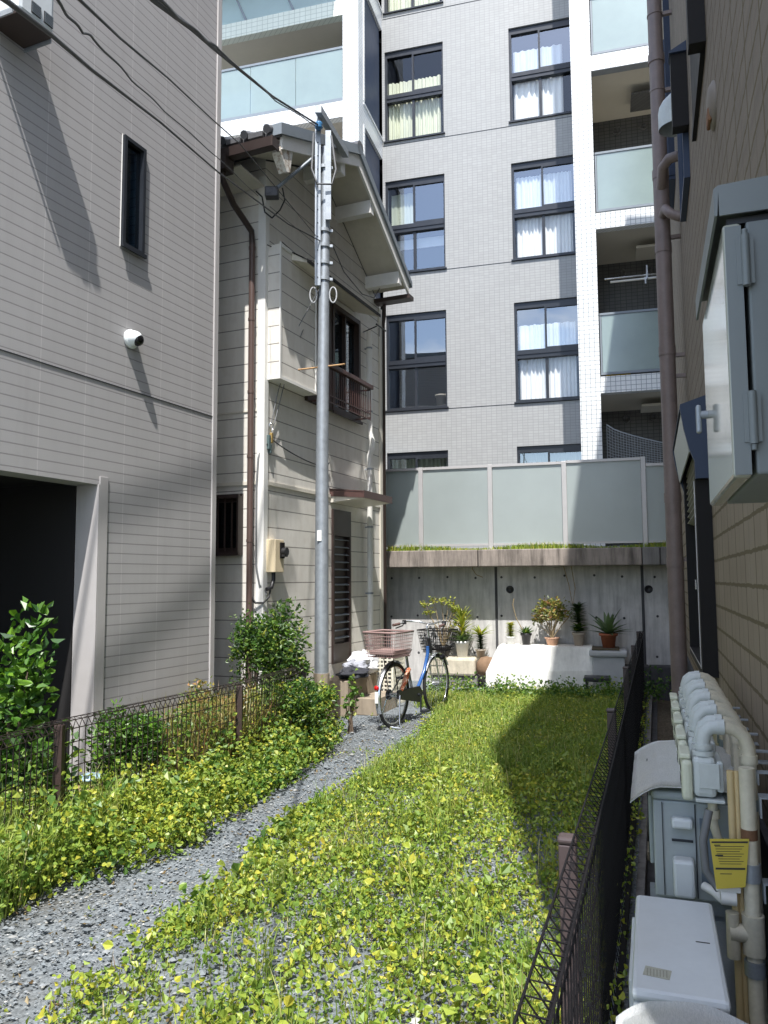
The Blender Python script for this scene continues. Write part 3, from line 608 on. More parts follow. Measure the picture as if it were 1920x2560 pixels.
for k in range(-1,4):
    for c_,(a,b) in enumerate(CW):
        z0=Z1+k*PER; z1=z0+2.147; mid=z0+1.03; xm=(a+b)/2-.02
        f=MB(); T=.05; y0,y1=.04,.12
        f.box(a,a+T,y0,y1,z0,z1).box(b-T*.7,b,y0,y1,z0,z1).box(a+T,b-T*.7,y0,y1,z1-.13,z1).box(a+T,b-T*.7,y0,y1,z0,z0+.055)
        f.box(a+T,b-T*.7,y0-.03,y1,mid-.10,mid+.08)
        f.box(a+T,b-T*.7,y0-.045,y0-.0305,mid-.02,mid+.01)
        f.box(xm-.03,xm+.03,y0+.005,y1-.01,z0+.055,mid-.10).box(xm-.025,xm+.015,y0-.01,y1-.01,mid+.08,z1-.13)
        f.box(xm+.015,b-T*.7,y0-.012,y0-.001,mid+.08,mid+.12).box(xm+.015,b-T*.7,y0-.012,y0-.001,z1-.16,z1-.13)
        f.box(a-.03,b+.03,-.04,.0395,z0-.03,z0-.001)
        wo=part('window',f,MT['frame_dark'],ap,wlab.get((c_,k)))
        sp_=spec[(c_,k)]
        for (p,q,r_,s_,yy) in [(a+T,xm-.03,z0+.055,mid-.10,.085),(xm+.03,b-T*.7,z0+.055,mid-.10,.080),(a+T,xm-.025,mid+.08,z1-.13,.095),(xm+.015,b-T*.7,mid+.12,z1-.16,.06)]:
            part('pane',MB().quad((p,yy,r_),(q,yy,r_),(q,yy,s_),(p,yy,s_)),MT['glass_clear'] if (s_<mid and sp_ in ('w','y')) or (sp_=='y') else MT['glass'],wo)
        sp=spec[(c_,k)]
        if sp=='w' : 
            part('curtain',curtain(a+.08,b-.10 if k!=2 else b-.22,z0+.08,z1-.45 if k!=1 else z1-.25,.17,k*7+c_,.022),MT['curtain_w'],wo)
        if sp=='w2': part('curtain',curtain(a+.05,b-.05,z0,z1-.1,.3,k*3+c_),MT['curtain_y'],wo)
        if sp=='y': part('curtain',curtain(a+.05,b-.1,z0+.08,z1-.65,.18,k*5+c_,.03),MT['curtain_y'],wo)
        if sp=='dimblind':
            part('curtain',curtain(a+.08,xm-.05,mid+.1,z1-.2,.25,3,.01),MT['curtain_y'],wo); part('blind',MB().box(a+.06,b-.06,.24,.25,z0+.62,z0+.84),MT['curtain_w'],wo)
# balcony columns, beams, slabs on the right
cr_=MB(); cr_.box(4.243,4.612,-1.8,-.001,0,17.6)
part('column',cr_,MT['tile_white'],ap,'white tiled column right of the windows')
ds=MB(); ds.box(4.614,12,.0,.05,0,17.6); 
part('balcony_wall',ds,MT['tile_dark'],ap)
ds=MB(); ds.box(-3.2,-.33,.0,.05,8,17.6); part('balcony_wall',ds,MT['tile_dark'],ap)
for k in range(-1,4):
    zt=5.245+k*PER
    part('beam',MB().box(4.614,12,-1.799,-1.62,zt-.30,zt+.005),MT['tile_white'],ap)
    part('slab',MB().box(4.614,12,-1.618,-.001,zt-.28,zt-.12),MT['soffit'],ap)
    if k<0: continue
    gf=MB().box(4.63,12,-1.76,-1.72,zt+.05,zt+.09).box(4.63,12,-1.765,-1.715,zt+1.16,zt+1.20)
    for x in (4.63,6.0,7.4): gf.box(x,x+.03,-1.755,-1.725,zt+.09,zt+1.16)
    bf=part('balcony_rail',gf,MT['slate'],ap)
    for i in range(4):
        x0=4.665+i*1.36; part('glass_panel',MB().box(x0,x0+1.32,-1.75,-1.735,zt+.095,zt+1.155),MT['frost'],bf)
for z in (10.88,7.83,4.8):
    for x,r in ((5.1,.085),(5.62,.065)):
        part('wall_vent',MB().lathe([(r*.75,0),(r,0),(r,.04),(r*.75,.05),(r*.7,.02),(0,.02)],(x,0.0,z),20,Vector((0,-1,0))),MT['tile_dark'],ap)
for z in (11.0,7.92,4.85):
    part('ceiling_hatch',MB().box(5.35,6.1,-1.1,-.5,z-.05,z-.001),MT['tile_dark'] if z>8 else MT['soffit'],ap)
# left balcony block
cl_=MB(); cl_.box(-.325,.014,-1.8,-1.45,0,17.6)
part('column',cl_,MT['tile_white'],ap,'white tiled column left of the windows')
for k in range(0,4):
    zt=5.245+k*PER
    part('side_beam',MB().box(-.2,.013,-1.449,-.001,zt-.35,zt+.08),MT['tile_white'],ap)
for k in range(0,4):
    zt=5.245+k*PER
    so=part('side_screen',MB().box(-.12,-.04,-1.40,-.05,zt+.085,zt+PER-.36),MT['navy'],ap,'dark navy side screen of the left balcony')
    part('sill',MB().prism([(-.04,-1.449,zt+.081),(.03,-1.449,zt+.081),(.03,-1.449,zt+.13),(-.04,-1.449,zt+.16)],(0,1.44,0)).box(-.035,.028,-1.449,-1.38,zt+.165,zt+PER-.36),MT['tile_white'],so)
for k in range(1,3):
    zt=5.245+k*PER
    tm=MT['tile_white']
    part('beam',MB().box(-6,-.326,-1.799,-1.62,zt-.34,zt+.005),tm,ap)
    part('slab',MB().box(-6,-.326,-1.618,-.001,zt-.30,zt-.14),MT['soffit'],ap)
zt=5.245+2*PER
gf=MB().box(-6,-.33,-1.76,-1.72,zt+.04,zt+.10).box(-6,-.33,-1.765,-1.715,zt+1.17,zt+1.22)
bf=part('balcony_rail',gf,MT['slate'],ap)
for i in range(4): part('glass_panel',MB().box(-.34-(i+1)*1.04,-.35-i*1.04,-1.75,-1.735,zt+.105,zt+1.165),MT['frost'],bf)
zb=13.30
part('beam',MB().box(-6,-.326,-1.799,-1.62,zb,zb+.34),MT['tile_green'],ap,'pale shaded upper parapet')
part('slab',MB().box(-6,-.326,-1.618,-.001,zb+.02,zb+.2),MT['soffit'],ap)
gf=MB().box(-6,-.33,-1.76,-1.72,zb+1.5,zb+1.55)
for x in (-2.55,-1.45): gf.prism([(x,-1.8,zb+.34),(x+.05,-1.8,zb+.34),(x-.45,-1.8,zb+1.5),(x-.5,-1.8,zb+1.5)],(0,.03,0))
bf=part('balcony_rail',gf,MT['slate'],ap)
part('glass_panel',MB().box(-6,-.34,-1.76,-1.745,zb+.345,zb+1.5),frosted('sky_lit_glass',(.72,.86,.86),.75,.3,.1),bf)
part('upper_slab',MB().box(-6,-.33,-2.75,-1.0,15.0,15.2),MT['soffit'],ap)
part('overhang',MB().prism([(-6,-1.8,zb+1.2),(-3.1,-1.8,zb+.95),(-3.1,-1.8,zb+1.25),(-6,-1.8,zb+1.6)],(0,1.5,0)),MT['soffit'],ap)
# objects on the balcony and sills
t=thing('laundry_pole','pair of pale laundry poles hanging across the third floor balcony','laundry pole',AP,(5.6,-1.2,7.35))
part('pole',MB().tube([(4.75,-.9,7.40),(7,-.9,7.40)],.022,8),MT['chrome'],t); part('pole',MB().tube([(4.85,-1.2,7.22),(7,-1.2,7.22)],.022,8),MT['white_plain'],t)
part('hanger_arm',MB().box(5.5,5.53,-1.25,-.85,7.20,7.46).box(5.47,5.5,-1.22,-1.18,7.12,7.25),MT['chrome'],t)
t=thing('storage_box','yellow storage box glowing through the frosted balcony glass','box',AP,(5.0,-1.45,5.25))
part('body',MB().box(4.72,5.15,-1.6,-1.3,5.25,5.80,.02),MT['yellow_lid'],t); part('lid',MB().box(4.70,5.17,-1.62,-1.28,5.801,5.84,.01),MT['yellow_lid'],t)
nt_=thing('safety_net','grey mesh net stretched in a curve below the lowest balcony beside the column','net',AP,(5.3,-1.7,3.4))
nb=MB()
def npnt(u,v):
    top=4.38-.62*(u**.7); return (4.70+1.9*u,-1.7,3.1+(top-3.1)*v)
for i in range(41): nb.tube([npnt(i/40,j/6) for j in range(7)],.004,4,False)
for j in range(24): nb.tube([npnt(i/16,j/23) for i in range(17)],.004 if j<23 else .012,4,False)
part('mesh',nb,MT['galv'],nt_)
part('edge_pole',MB().tube([(5.3,-1.74,3.55),(7,-1.74,3.6)],.02,8),MT['white_plain'],nt_)
single('plant_pot',MB().lathe([(0,0),(.09,0),(.12,.22),(.135,.22),(.135,.26),(.11,.26),(.10,.2),(0,.2)],(1.24,.28,Z1+.075),18),MT['beige_pot'],'cream plant pot standing inside the third left apartment window','plant pot',AP,(1.24,.28,Z1+.06))
# ================================================================ retaining wall and panel fence
rw=thing('retaining_wall','concrete retaining wall with a weathered overhanging cap at the back of the yard','retaining wall',RT)
mb=MB(); edges=[-6.5,-4.6,-2.262,-.105,2.0]
for a,b in zip(edges,edges[1:]):
    mb.box(a+.02,b-.02,0,.35,-.2,1.80)
mb.box(-6.5,2.0,.05,.33,-.2,1.79)
for a,b in zip(edges,edges[1:]):
    x=a+.45
    while x<b-.1: mb.box(x-.003,x+.003,-.003,-.0005,-.1,1.78); x+=.45
part('wall',mb,MT['conc'],rw)
ho=MB()
for x in np.arange(-6.2,1.9,.45):
    for z in (1.62,1.02,.45):
        if abs(x+2.26)<.07 or abs(x+.1)<.07: continue
        xx=x+random.uniform(-.04,.04); ho.lathe([(.016,0),(.019,.003),(.011,.003),(0,.002)],(xx,0,z+random.uniform(-.02,.02)),10,Vector((0,-1,0)))
part('form_tie_hole',ho,MT['conc_dark'],rw)
for x in (-2.05,-.02): part('weep_hole',MB().lathe([(.055,0),(.06,.008),(.046,.008),(.044,.001),(0,.001)],(x,0,1.43),20,Vector((0,-1,0))),MT['black'],rw)
for x in (-2.262,-.105): part('joint_strip',MB().box(x-.02,x+.02,-.012,.04,-.2,1.78),MT['conc_dark'],rw)
ed=[-6.5,-4.4,-2.47,-.115,.13,2.0]
for a,b in zip(ed,ed[1:]):
    part('cap',MB().box(a+.006,b-.006,-.46,.36,1.78,2.035,.012),MT['conc_cap'] if b<.13 else MT['conc_grey'],rw)
part('cap_joint',MB().box(-6.4,1.9,-.40,.3,1.79,2.02),MT['conc_dark'],rw)
pf=thing('panel_fence','translucent grey panel fence with aluminium posts on top of the retaining wall','fence',RT,(0,0,2.035))
PX=[-4.5,-3.38,-2.29,-1.18]
FY=-.26
for x in PX: 
    p=part('post',MB().box(x-.035,x+.035,FY-.045,FY+.03,2.035,3.345,.003),MT['alu'],pf)
    part('base_plate',MB().box(x-.05,x+.05,FY-.06,FY+.05,2.036,2.06,.003),MT['alu'],p)
part('post',MB().box(-.085,-.02,FY-.045,FY+.03,2.035,3.36,.003),MT['alu'],pf); part('post',MB().box(1.2,1.26,FY-.045,FY+.03,2.035,3.25,.003),MT['alu'],pf)
for a,b,zt in [(-4.465,-3.415,3.325),(-3.345,-2.325,3.325),(-2.255,-1.215,3.325),(-1.145,-.09,3.335),(-.015,1.195,3.24),(-6,-4.54,3.325)]:
    part('panel',MB().box(a,b,FY-.006,FY,2.135,zt-.02),MT['poly'],pf)
    parts('rail',[MB().box(a,b,FY-.03,FY+.02,zt-.02,zt+.02),MB().box(a,b,FY-.02,FY+.01,2.105,2.135)],MT['alu'],pf)
# black stone blocks at the alley end
t=thing('block_wall','low black block wall closing the end of the alley','low wall',RT,(.2,-.2,-.15))
for i in range(3):
    for j in range(2): part('block',MB().box(-.45+i*.40,-.06+i*.40,-.35,-.05,-.15+j*.25,.09+j*.25,.008),MT['conc_dark'],t)

# ---------------------------------------------------------------- ledges and containers at the back of the yard
single('planter_box',MB().prism([(-2.25,-.72,0),(-.80,-.72,0),(-.80,-.62,.60),(-2.15,-.62,.60)],(0,0,0),False) if 0 else
  MB().add([(-2.34,-.72,0),(-.75,-.72,0),(-.75,-.04,0),(-2.34,-.04,0),(-2.34,-.70,.25),(-.78,-.70,.3),(-.78,-.04,.3),(-2.34,-.04,.25),(-2.17,-.60,.615),(-.84,-.60,.615),(-.84,-.04,.615),(-2.17,-.04,.615)],
  [(0,1,5,4),(4,5,9,8),(1,2,6,5),(5,6,10,9),(2,3,7,6),(6,7,11,10),(3,0,4,7),(7,4,8,11),(8,9,10,11)]),MT['conc_white'],'long white painted ledge with sloping ends carrying four potted plants','ledge',RT,(-1.5,-.3,0))
single('stone_block',MB().box(-3.25,-2.52,-.55,-.08,.16,.42,.035),MT['stone'],'long cream stone block under the leftmost potted plants','stone',RT,(-2.9,-.3,.16))
single('stone_block',MB().box(-3.2,-2.5,-.5,-.1,0,.158,.02),MT['conc_grey'],'grey stone base beneath the long cream block','stone',RT,(-2.9,-.3,0))
mb=MB(); mb.lathe([(0,0),(.13,.02),(.16,.10),(.15,.2),(.09,.27),(0,.29)],(0,0,0),14); mb.v=[(p[0]*1.0-2.36,p[1]*.8-.45,p[2]+.16) for p in mb.v]
single('boulder',mb,MT['brownstone'],'rounded brown boulder at the right end of the cream block','stone',RT,(-2.36,-.45,.16))
t=thing('foam_box','grey lidded foam box holding the terracotta aloe pot','box',RT,(-.62,-.5,0))
part('body',MB().box(-.84,-.40,-.74,-.25,.0,.50,.015),MT['foam'],t); part('lid',MB().box(-.88,-.36,-.78,-.21,.50,.595,.03),MT['foam'],t)
mb=MB().box(-.84,-.47,-.77,-.3,.596,.612); single('mat',mb,paint('worn_black_yellow_mat',(.10,.08,.05),.8,.5,9),'worn black and yellow mat on the grey foam box lid','mat',RT,(-.62,-.5,.596))
t=thing('stool','low black tray table with small legs in the weeds by the foam box','stool',RT,(-.78,-1.0,0))
part('top',MB().box(-.95,-.60,-1.12,-.85,.20,.26,.012),MT['black'],t)
for x in (-.93,-.65):
    for y in (-1.1,-.9): part('leg',MB().box(x,x+.035,y,y+.035,0,.20),MT['black'],t)
single('bowl',MB().lathe([(0,.01),(.06,.0),(.075,.1),(.07,.1),(.055,.02),(0,.02)],(-.80,-1.22,0.02),16),MT['foam'],'small grey bowl on the ground before the black tray table','bowl',RT,(-.8,-1.22,0))
single('stepping_stone',MB().box(-.9,-.35,-1.75,-1.35,0,.04,.01),MT['conc_grey'],'flat grey paving slab in the weeds beside the dark fence','paving slab',RT,(-.6,-1.5,0))

# ---------------------------------------------------------------- foliage tools
def leaf_arrays(P,N,L,Wd,fold=.18,shape=4):
    """P base points (n,3), N direction (n,3) unit, L length, Wd width -> verts, faces"""
    n=len(P); r=rng.normal(size=(n,3)); side=np.cross(N,r); side/=np.linalg.norm(side,axis=1,keepdims=True)+1e-9
    nor=np.cross(side,N); L=np.broadcast_to(L,(n,)).reshape(n,1); Wd=np.broadcast_to(Wd,(n,)).reshape(n,1)
    if shape==4:
        V=np.stack([P,P+N*L*.45+side*Wd*.5+nor*L*fold,P+N*L,P+N*L*.45-side*Wd*.5+nor*L*fold],1); k=4
        F=np.arange(n*4).reshape(n,4)
    else:
        V=np.stack([P,P+N*L*.2+side*Wd*.42+nor*L*fold*.5,P+N*L*.55+side*Wd*.5+nor*L*fold,P+N*L-nor*L*fold*.4,P+N*L*.55-side*Wd*.5+nor*L*fold,P+N*L*.2-side*Wd*.42+nor*L*fold*.5],1); k=6
        F=np.concatenate([np.arange(n*6).reshape(n,6)[:,[0,1,2,3]],np.arange(n*6).reshape(n,6)[:,[0,3,4,5]]])
    return V.reshape(-1,3),F
def blades(P,h,w,lean=.5):
    n=len(P); a=rng.uniform(0,2*np.pi,n); d=np.stack([np.cos(a),np.sin(a),np.zeros(n)],1); s=np.stack([-np.sin(a),np.cos(a),np.zeros(n)],1)
    h=np.broadcast_to(h,(n,))[:,None]; w=np.broadcast_to(w,(n,))[:,None]; ln=rng.uniform(.1,1,(n,1))*lean
    z=np.array([[0,0,1.]])
    b=P; m=P+z*h*.6+d*h*ln*.35; t=P+z*h*(1-.25*ln)+d*h*ln
    V=np.stack([b-s*w*.5,b+s*w*.5,m+s*w*.45,m-s*w*.45,t],1).reshape(-1,3); I=np.arange(n*5).reshape(n,5)
    F=[tuple(r) for r in I[:,[0,1,2,3]].tolist()]+[tuple(r) for r in I[:,[3,2,4]].tolist()]
    return V,F
def npobj(name,V,F,mat,parent=None,loc=(0,0,0)):
    me=bpy.data.meshes.new(name); V=np.asarray(V)-np.asarray(loc)
    me.from_pydata(V.tolist(),[],F.tolist() if isinstance(F,np.ndarray) else F); me.materials.append(mat); me.update()
    o=bpy.data.objects.new(name,me); COL.objects.link(o)
    if parent: o.parent=parent
    else: o.location=loc
    return o
def randdir(n,up=.3):
    d=rng.normal(size=(n,3)); d[:,2]=d[:,2]*.6+up; return d/np.linalg.norm(d,axis=1,keepdims=True)
def leafpart(name,parent,P,N,L,Wd,mat,shape=4):
    V,F=leaf_arrays(np.asarray(P),np.asarray(N),L,Wd,shape=shape); off=root_off(parent)
    return npobj(name,V,F,mat,parent,tuple(off))

# ---------------------------------------------------------------- potted plants
def pot(name,label,x,y,z,r,h,mat,mb=None,plant=None,prim=.012,cat='potted plant'):
    t=thing(name,label,cat,RT,(x,y,z),'potted plants on the ledge at the back')
    p=MB().lathe([(0,0),(r*.72,0),(r*.95,h*.82),(r*.95+prim,h*.82),(r+prim,h),(r-.008,h),(r-.02,h*.85),(0,h*.85)],(x,y,z),20)
    po=part('pot',p,mat,t); part('soil',MB().lathe([(0,0),(r-.015,0)],(x,y,z+h*.9),14),MT['soil'],po); return t
def rosette(t,x,y,z,n,L,w,mat,up=.6,curve=.3,lv=1,dz=0.0,name='leaves'):
    mb=MB()
    for i in range(n):
        a=i*2.4+random.uniform(-.3,.3); k=i/n; e=up*(.35+.65*k)+random.uniform(-.1,.1); l=L*random.uniform(.75,1.1)
        d=Vector((math.cos(a),math.sin(a),0)); s=Vector((-math.sin(a),math.cos(a),0)); b=Vector((x,y,z+dz*k))
        P=[]; m_=5
        for j in range(m_+1):
            q=j/m_; P.append(b+d*(l*q*math.cos(e)+curve*l*q*q*.3)+Vector((0,0,l*q*math.sin(e)-curve*l*q*q*.55)))
        V=[];F=[]
        for j,p in enumerate(P):
            ww=w*(1-(j/m_)**2)*.5+.0006; V+= [p-s*ww+Vector((0,0,ww*.35)),p,p+s*ww+Vector((0,0,ww*.35))]
        for j in range(m_):
            for c_ in (0,1): F.append((j*3+c_,j*3+c_+1,(j+1)*3+c_+1,(j+1)*3+c_))
        mb.add(V,F,True)
    return part(name,mb,mat,t)
def spikystem(t,x,y,z,h,mat,n=70,L=.10,w=.016):
    part('stem',MB().tube([(x,y,z),(x+.01,y,z+h)],.012,6),MT['bark'],t)
    return rosette(t,x,y,z+h*.1,n,L,w,mat,up=.5,curve=.2,dz=h*.95)
def branches(t,x,y,z,tips,r=.006):
    mb=MB()
    for q in tips:
        q=Vector(q); b=Vector((x,y,z)); m_=b.lerp(q,.5)+Vector((random.uniform(-.03,.03),random.uniform(-.03,.03),.03)); mb.tube([b,m_,q],r,5,rs=[r,r*.8,r*.5])
    part('branches',mb,MT['twig'],t)
def clouds(tips,n,sp,up=.35):
    T=np.array([tuple(q) for q in tips]); i=rng.integers(0,len(T),n); return T[i]+rng.normal(size=(n,3))*sp, randdir(n,up)
ZP=.615
t=pot('potted_plant','small leafy plant in a white pot, first on the white ledge',-2.02,-.3,ZP,.065,.12,MT['white_pot']); spikystem(t,-2.02,-.3,ZP+.1,.20,MT['maple'],80,.09,.04)
t=pot('potted_plant','small spiky succulent in a black tapered pot on the white ledge',-1.79,-.3,ZP,.075,.17,MT['black']); rosette(t,-1.79,-.3,ZP+.15,46,.17,.032,MT['shrub'],1.1,.15)
t=pot('potted_shrub','yellow leaved shrub in a wide faded terracotta bowl on the white ledge',-1.41,-.3,ZP,.10,.115,MT['clay'])
tips=[(-1.41+dx,-.3+dy,ZP+z) for dx,dy,z in [(-.2,.05,.36),(-.17,-.05,.5),(-.1,.05,.6),(-.02,0,.62),(.06,.05,.55),(.12,-.03,.6),(.17,.05,.46),(-.1,-.06,.42),(0,-.05,.45),(.1,.03,.4),(.26,.0,.42),(.3,.05,.48),(-.18,0,.27)]]
branches(t,-1.41,-.3,ZP+.1,tips,.007); P,N=clouds(tips[:10],620,(.045,.045,.035)); leafpart('leaves',t,P,N,.06,.034,MT['shrub_y']); P,N=clouds(tips[10:12],50,(.05,.05,.04)); leafpart('leaves',t,P,N,.04,.014,MT['weed_g'])
t=pot('potted_plant','dark spiky tall yucca in a beige pot on the white ledge',-1.03,-.3,ZP,.085,.19,MT['beige_pot']); spikystem(t,-1.03,-.3,ZP+.30,.27,MT['yucca'],170,.15,.03); rosette(t,-1.03,-.3,ZP+.2,60,.15,.05,MT['shrub'],.6,.3,dz=.08)
t=pot('potted_aloe','large aloe in a round terracotta pot on the foam box',-.61,-.48,.612,.115,.20,MT['terracotta'],prim=.02); rosette(t,-.61,-.48,.79,17,.46,.085,MT['aloe'],1.4,.3); rosette(t,-.61,-.48,.79,11,.34,.07,MT['aloe'],.7,.35)
t=pot('potted_plant','bushy spider plant in a tall white ribbed pot on the cream block',-2.75,-.32,.42,.105,.24,MT['white_pot']); rosette(t,-2.75,-.32,.64,60,.28,.04,MT['aloe'],1.0,.4); rosette(t,-2.75,-.32,.72,60,.30,.035,MT['maple'],1.2,.3,dz=.30)
t=pot('potted_plant','dark small plant in a pale pot at the end of the cream block',-2.47,-.32,.42,.075,.12,MT['beige_pot']); spikystem(t,-2.47,-.32,.52,.22,MT['yucca'],90,.11,.035); rosette(t,-2.47,-.32,.74,30,.26,.04,MT['maple'],1.1,.4)
t=pot('potted_maple','thin yellow green maple sapling in a black basin behind the bicycle',-3.05,-.3,.42,.13,.16,MT['black'])
tips=[(-3.05+dx,-.3+dy,z) for dx,dy,z in [(-.27,0,1.2),(-.15,.05,1.27),(-.02,0,1.27),(.1,.05,1.25),(.18,0,1.18),(-.22,0,1.08),(.2,.03,1.12),(.28,0,1.0),(.22,0,.93),(.3,.05,1.08)]]
branches(t,-3.05,-.3,.55,tips,.008); P,N=clouds(tips,330,(.04,.045,.025),.1); leafpart('leaves',t,P,N,.055,.03,MT['maple'])
for nm,lb,x0,pts in [('dry_stem','curled dry stem hanging over the wall cap on the left',-2.52,[(-2.45,-.29,2.0),(-2.55,-.31,1.9),(-2.58,-.31,1.75),(-2.52,-.31,1.66),(-2.42,-.31,1.62)]),('dry_stem','pair of long dry grass stems hanging below the cap above the yucca',-1.1,[(-1.22,-.3,1.78),(-1.15,-.3,1.5),(-1.1,-.32,1.2),(-1.06,-.31,1.45),(-1.12,-.30,1.85)]),('dry_stem','thin bare curved stem rising beside the black potted succulent',-1.95,[(-1.82,-.3,.8),(-1.93,-.28,1.0),(-1.98,-.28,1.2),(-1.96,-.28,1.3)])]:
    single(nm,MB().tube(pts,.007,5),MT['twig'],lb,'dry stem',RT,pts[0])
# grass on top of the wall
n=5200; X=rng.uniform(-5.8,1.6,n); Y=rng.uniform(-.43,-.12,n)
P=np.array([tuple(RT.w((x,y,2.03))) for x,y in zip(X,Y)]); hh=rng.uniform(.04,.10,n)*(1+.5*np.sin(X*3.1))
V,Fc=blades(P,hh,.008,.7); o=npobj('wall_top_grass',V,Fc,MT['weed']); setp(o,'strip of bright grass growing along the foot of the panel fence','grass',kind='stuff')

# ---------------------------------------------------------------- steps
t=thing('doorstep','two concrete steps below the louvred door','steps',WH,(1.7,-.3,0))
part('lower_step',MB().box(1.41,2.06,-.69,-.425,0,.20,.008),MT['conc_step'],t)
part('upper_step',MB().box(1.19,2.02,-.42,-.035,0,.42,.008),MT['conc_step'],t)
# bag, cloth, crate
def lumpy(cx,cy,cz,rx,ry,rz,seed,n=26,m_=16,rough=.35):
    r=random.Random(seed); mb=MB(); V=[]; ph=[r.uniform(0,6) for _ in range(8)]
    for j in range(m_+1):
        th=math.pi*j/m_
        for i in range(n):
            a=2*math.pi*i/n
            k=1+rough*(.45*math.sin(3*a+ph[0]+2*th)+.3*math.sin(5*a+ph[1]-3*th)+.25*math.sin(7*th+ph[2]+a)+.2*math.sin(9*a+5*th+ph[3]))
            V.append((cx+rx*k*math.sin(th)*math.cos(a),cy+ry*k*math.sin(th)*math.sin(a),cz+max(-rz,rz*k*math.cos(th))))
    F=[(j*n+i,j*n+(i+1)%n,(j+1)*n+(i+1)%n,(j+1)*n+i) for j in range(m_) for i in range(n)]
    return mb.add(V,F,False)
single('plastic_bag',lumpy(1.86,-.30,.56,.20,.17,.13,3),MT['white_cloth'],'crumpled white plastic bag on the concrete steps beside the door','bag',WH,(1.86,-.3,.42))
single('grey_bag',lumpy(1.62,-.30,.52,.15,.14,.09,5),MT['grey_cloth'],'crumpled grey striped bag leaning on the white one','bag',WH,(1.62,-.3,.42))
single('dark_jacket',lumpy(1.42,-.38,.485,.22,.16,.06,9),MT['dark_cloth'],'dark rolled cloth lying across the top step','cloth',WH,(1.42,-.38,.42))
t=thing('plastic_crate','cream plastic lattice crate standing beside the steps','crate',WH,(2.30,-.35,0))
cx0,cx1,cy0,cy1=2.10,2.50,-.62,-.08
fr_=MB()
for (x,y) in ((cx0,cy0),(cx1-.035,cy0),(cx0,cy1-.035),(cx1-.035,cy1-.035)): fr_.box(x,x+.035,y,y+.035,0,.66)
for z in (0,.62): fr_.box(cx0,cx1,cy0-.001,cy0+.035,z,z+.04).box(cx0,cx1,cy1-.035,cy1+.001,z,z+.04).box(cx0-.001,cx0+.035,cy0,cy1,z,z+.04).box(cx1-.035,cx1+.001,cy0,cy1,z,z+.04)
part('frame',fr_,MT['crate_w'],t)
la=MB()
for i in range(11): la.box(cx0+.036,cx1-.036,cy0+.006,cy0+.02,.07+i*.05,.088+i*.05).box(cx0+.006,cx0+.02,cy0+.036,cy1-.036,.07+i*.05,.088+i*.05)
for i in range(6): la.box(cx0+.07+i*.05,cx0+.085+i*.05,cy0+.005,cy0+.022,.045,.62)
for i in range(8): la.box(cx0+.005,cx0+.022,cy0+.08+i*.05,cy0+.095+i*.05,.045,.62)
part('lattice',la,MT['crate_w'],t)

# ---------------------------------------------------------------- bicycle
bd=math.degrees(math.atan2(.94,.52)); BK=Fr(.095,8.70,bd)
bk=thing('bicycle','blue step-through bicycle with a brown rear basket and a wire front basket','bicycle',BK)
def wheel(x,nm='wheel'):
    R=.335; c=(x,0,R+.005); mb=MB(); n=44
    ring=[(x+R*math.cos(2*math.pi*i/n),0,R+.005+R*math.sin(2*math.pi*i/n)) for i in range(n+1)]
    wo=part('wheel',MB().tube([(c[0],-.05,c[2]),(c[0],.05,c[2])],.028,12),MT['chrome'],bk)
    part('tyre',MB().tube(ring,.019,8,False),MT['rubber'],wo)
    ring2=[(x+(R-.026)*math.cos(2*math.pi*i/n),0,R+.005+(R-.026)*math.sin(2*math.pi*i/n)) for i in range(n+1)]
    part('rim',MB().tube(ring2,.010,6,False),MT['chrome'],wo)
    sp=MB()
    for i in range(32):
        a=2*math.pi*i/32; b=a+(.5 if i%2 else -.5); s_=(.022 if i%4<2 else -.022)
        sp.tube([(x+.026*math.cos(b),s_,c[2]+.026*math.sin(b)),(x+(R-.03)*math.cos(a),0,c[2]+(R-.03)*math.sin(a))],.0013,3,False)
    part('spoke',sp,MT['chrome'],wo)
    return wo
wheel(0); wheel(1.09)
def fender(x,a0,a1,R=.372):
    mb=MB(); V=[];n=18
    for i in range(n+1):
        a=math.radians(a0+(a1-a0)*i/n)
        for y,dr in ((-.028,-.012),(-.014,0),(.014,0),(.028,-.012)): V.append((x+(R+dr)*math.cos(a),y,.34+(R+dr)*math.sin(a)))
    mb.add(V,[(i*4+k,i*4+k+1,(i+1)*4+k+1,(i+1)*4+k) for i in range(n) for k in range(3)],True); return mb
part('mudguard',fender(0,60,205),MT['chrome'],bk); part('mudguard',fender(1.09,30,150),MT['chrome'],bk)
part('rear_reflector',MB().lathe([(0,0),(.026,0),(.026,.012),(.018,.02),(0,.022)],(-.378,0,.46),16,Vector((-1,0,0))),MT['red'],bk)
part('reflector_plate',MB().box(-.388,-.380,-.02,.02,.30,.42,.003),MT['white_plain'],bk)
fm=MB()
fm.tube([(.46,0,.29),(.60,0,.36),(.76,0,.52),(.86,0,.72),(.855,0,.80)],.021,10)
part('frame',fm,MT['blue_frame'],bk,'blue step-through frame tube')
fm=MB(); fm.tube([(.46,0,.28),(.34,0,.62),(.31,0,.72)],.016,8); 
for y in (-.045,.045): fm.tube([(.45,y*.6,.28),(.0,y,.34)],.010,6).tube([(.34,y*.4,.60),(.0,y,.34)],.008,6)
part('rear_frame',fm,MT['galv'],bk)
part('wrapped_cloth',MB().tube([(.06,-.06,.38),(.16,-.06,.48),(.27,-.05,.60)],.028,10,rs=[.018,.032,.024]),MT['orange_cloth'],bk)
fk=MB()
for y in (-.05,.05): fk.tube([(1.09,y,.34),(.99,y,.60),(.96,y*.9,.68)],.011,8)
fk.tube([(.96,-.05,.68),(.96,.05,.68)],.013,8).tube([(.96,0,.66),(.87,0,.98)],.014,8)
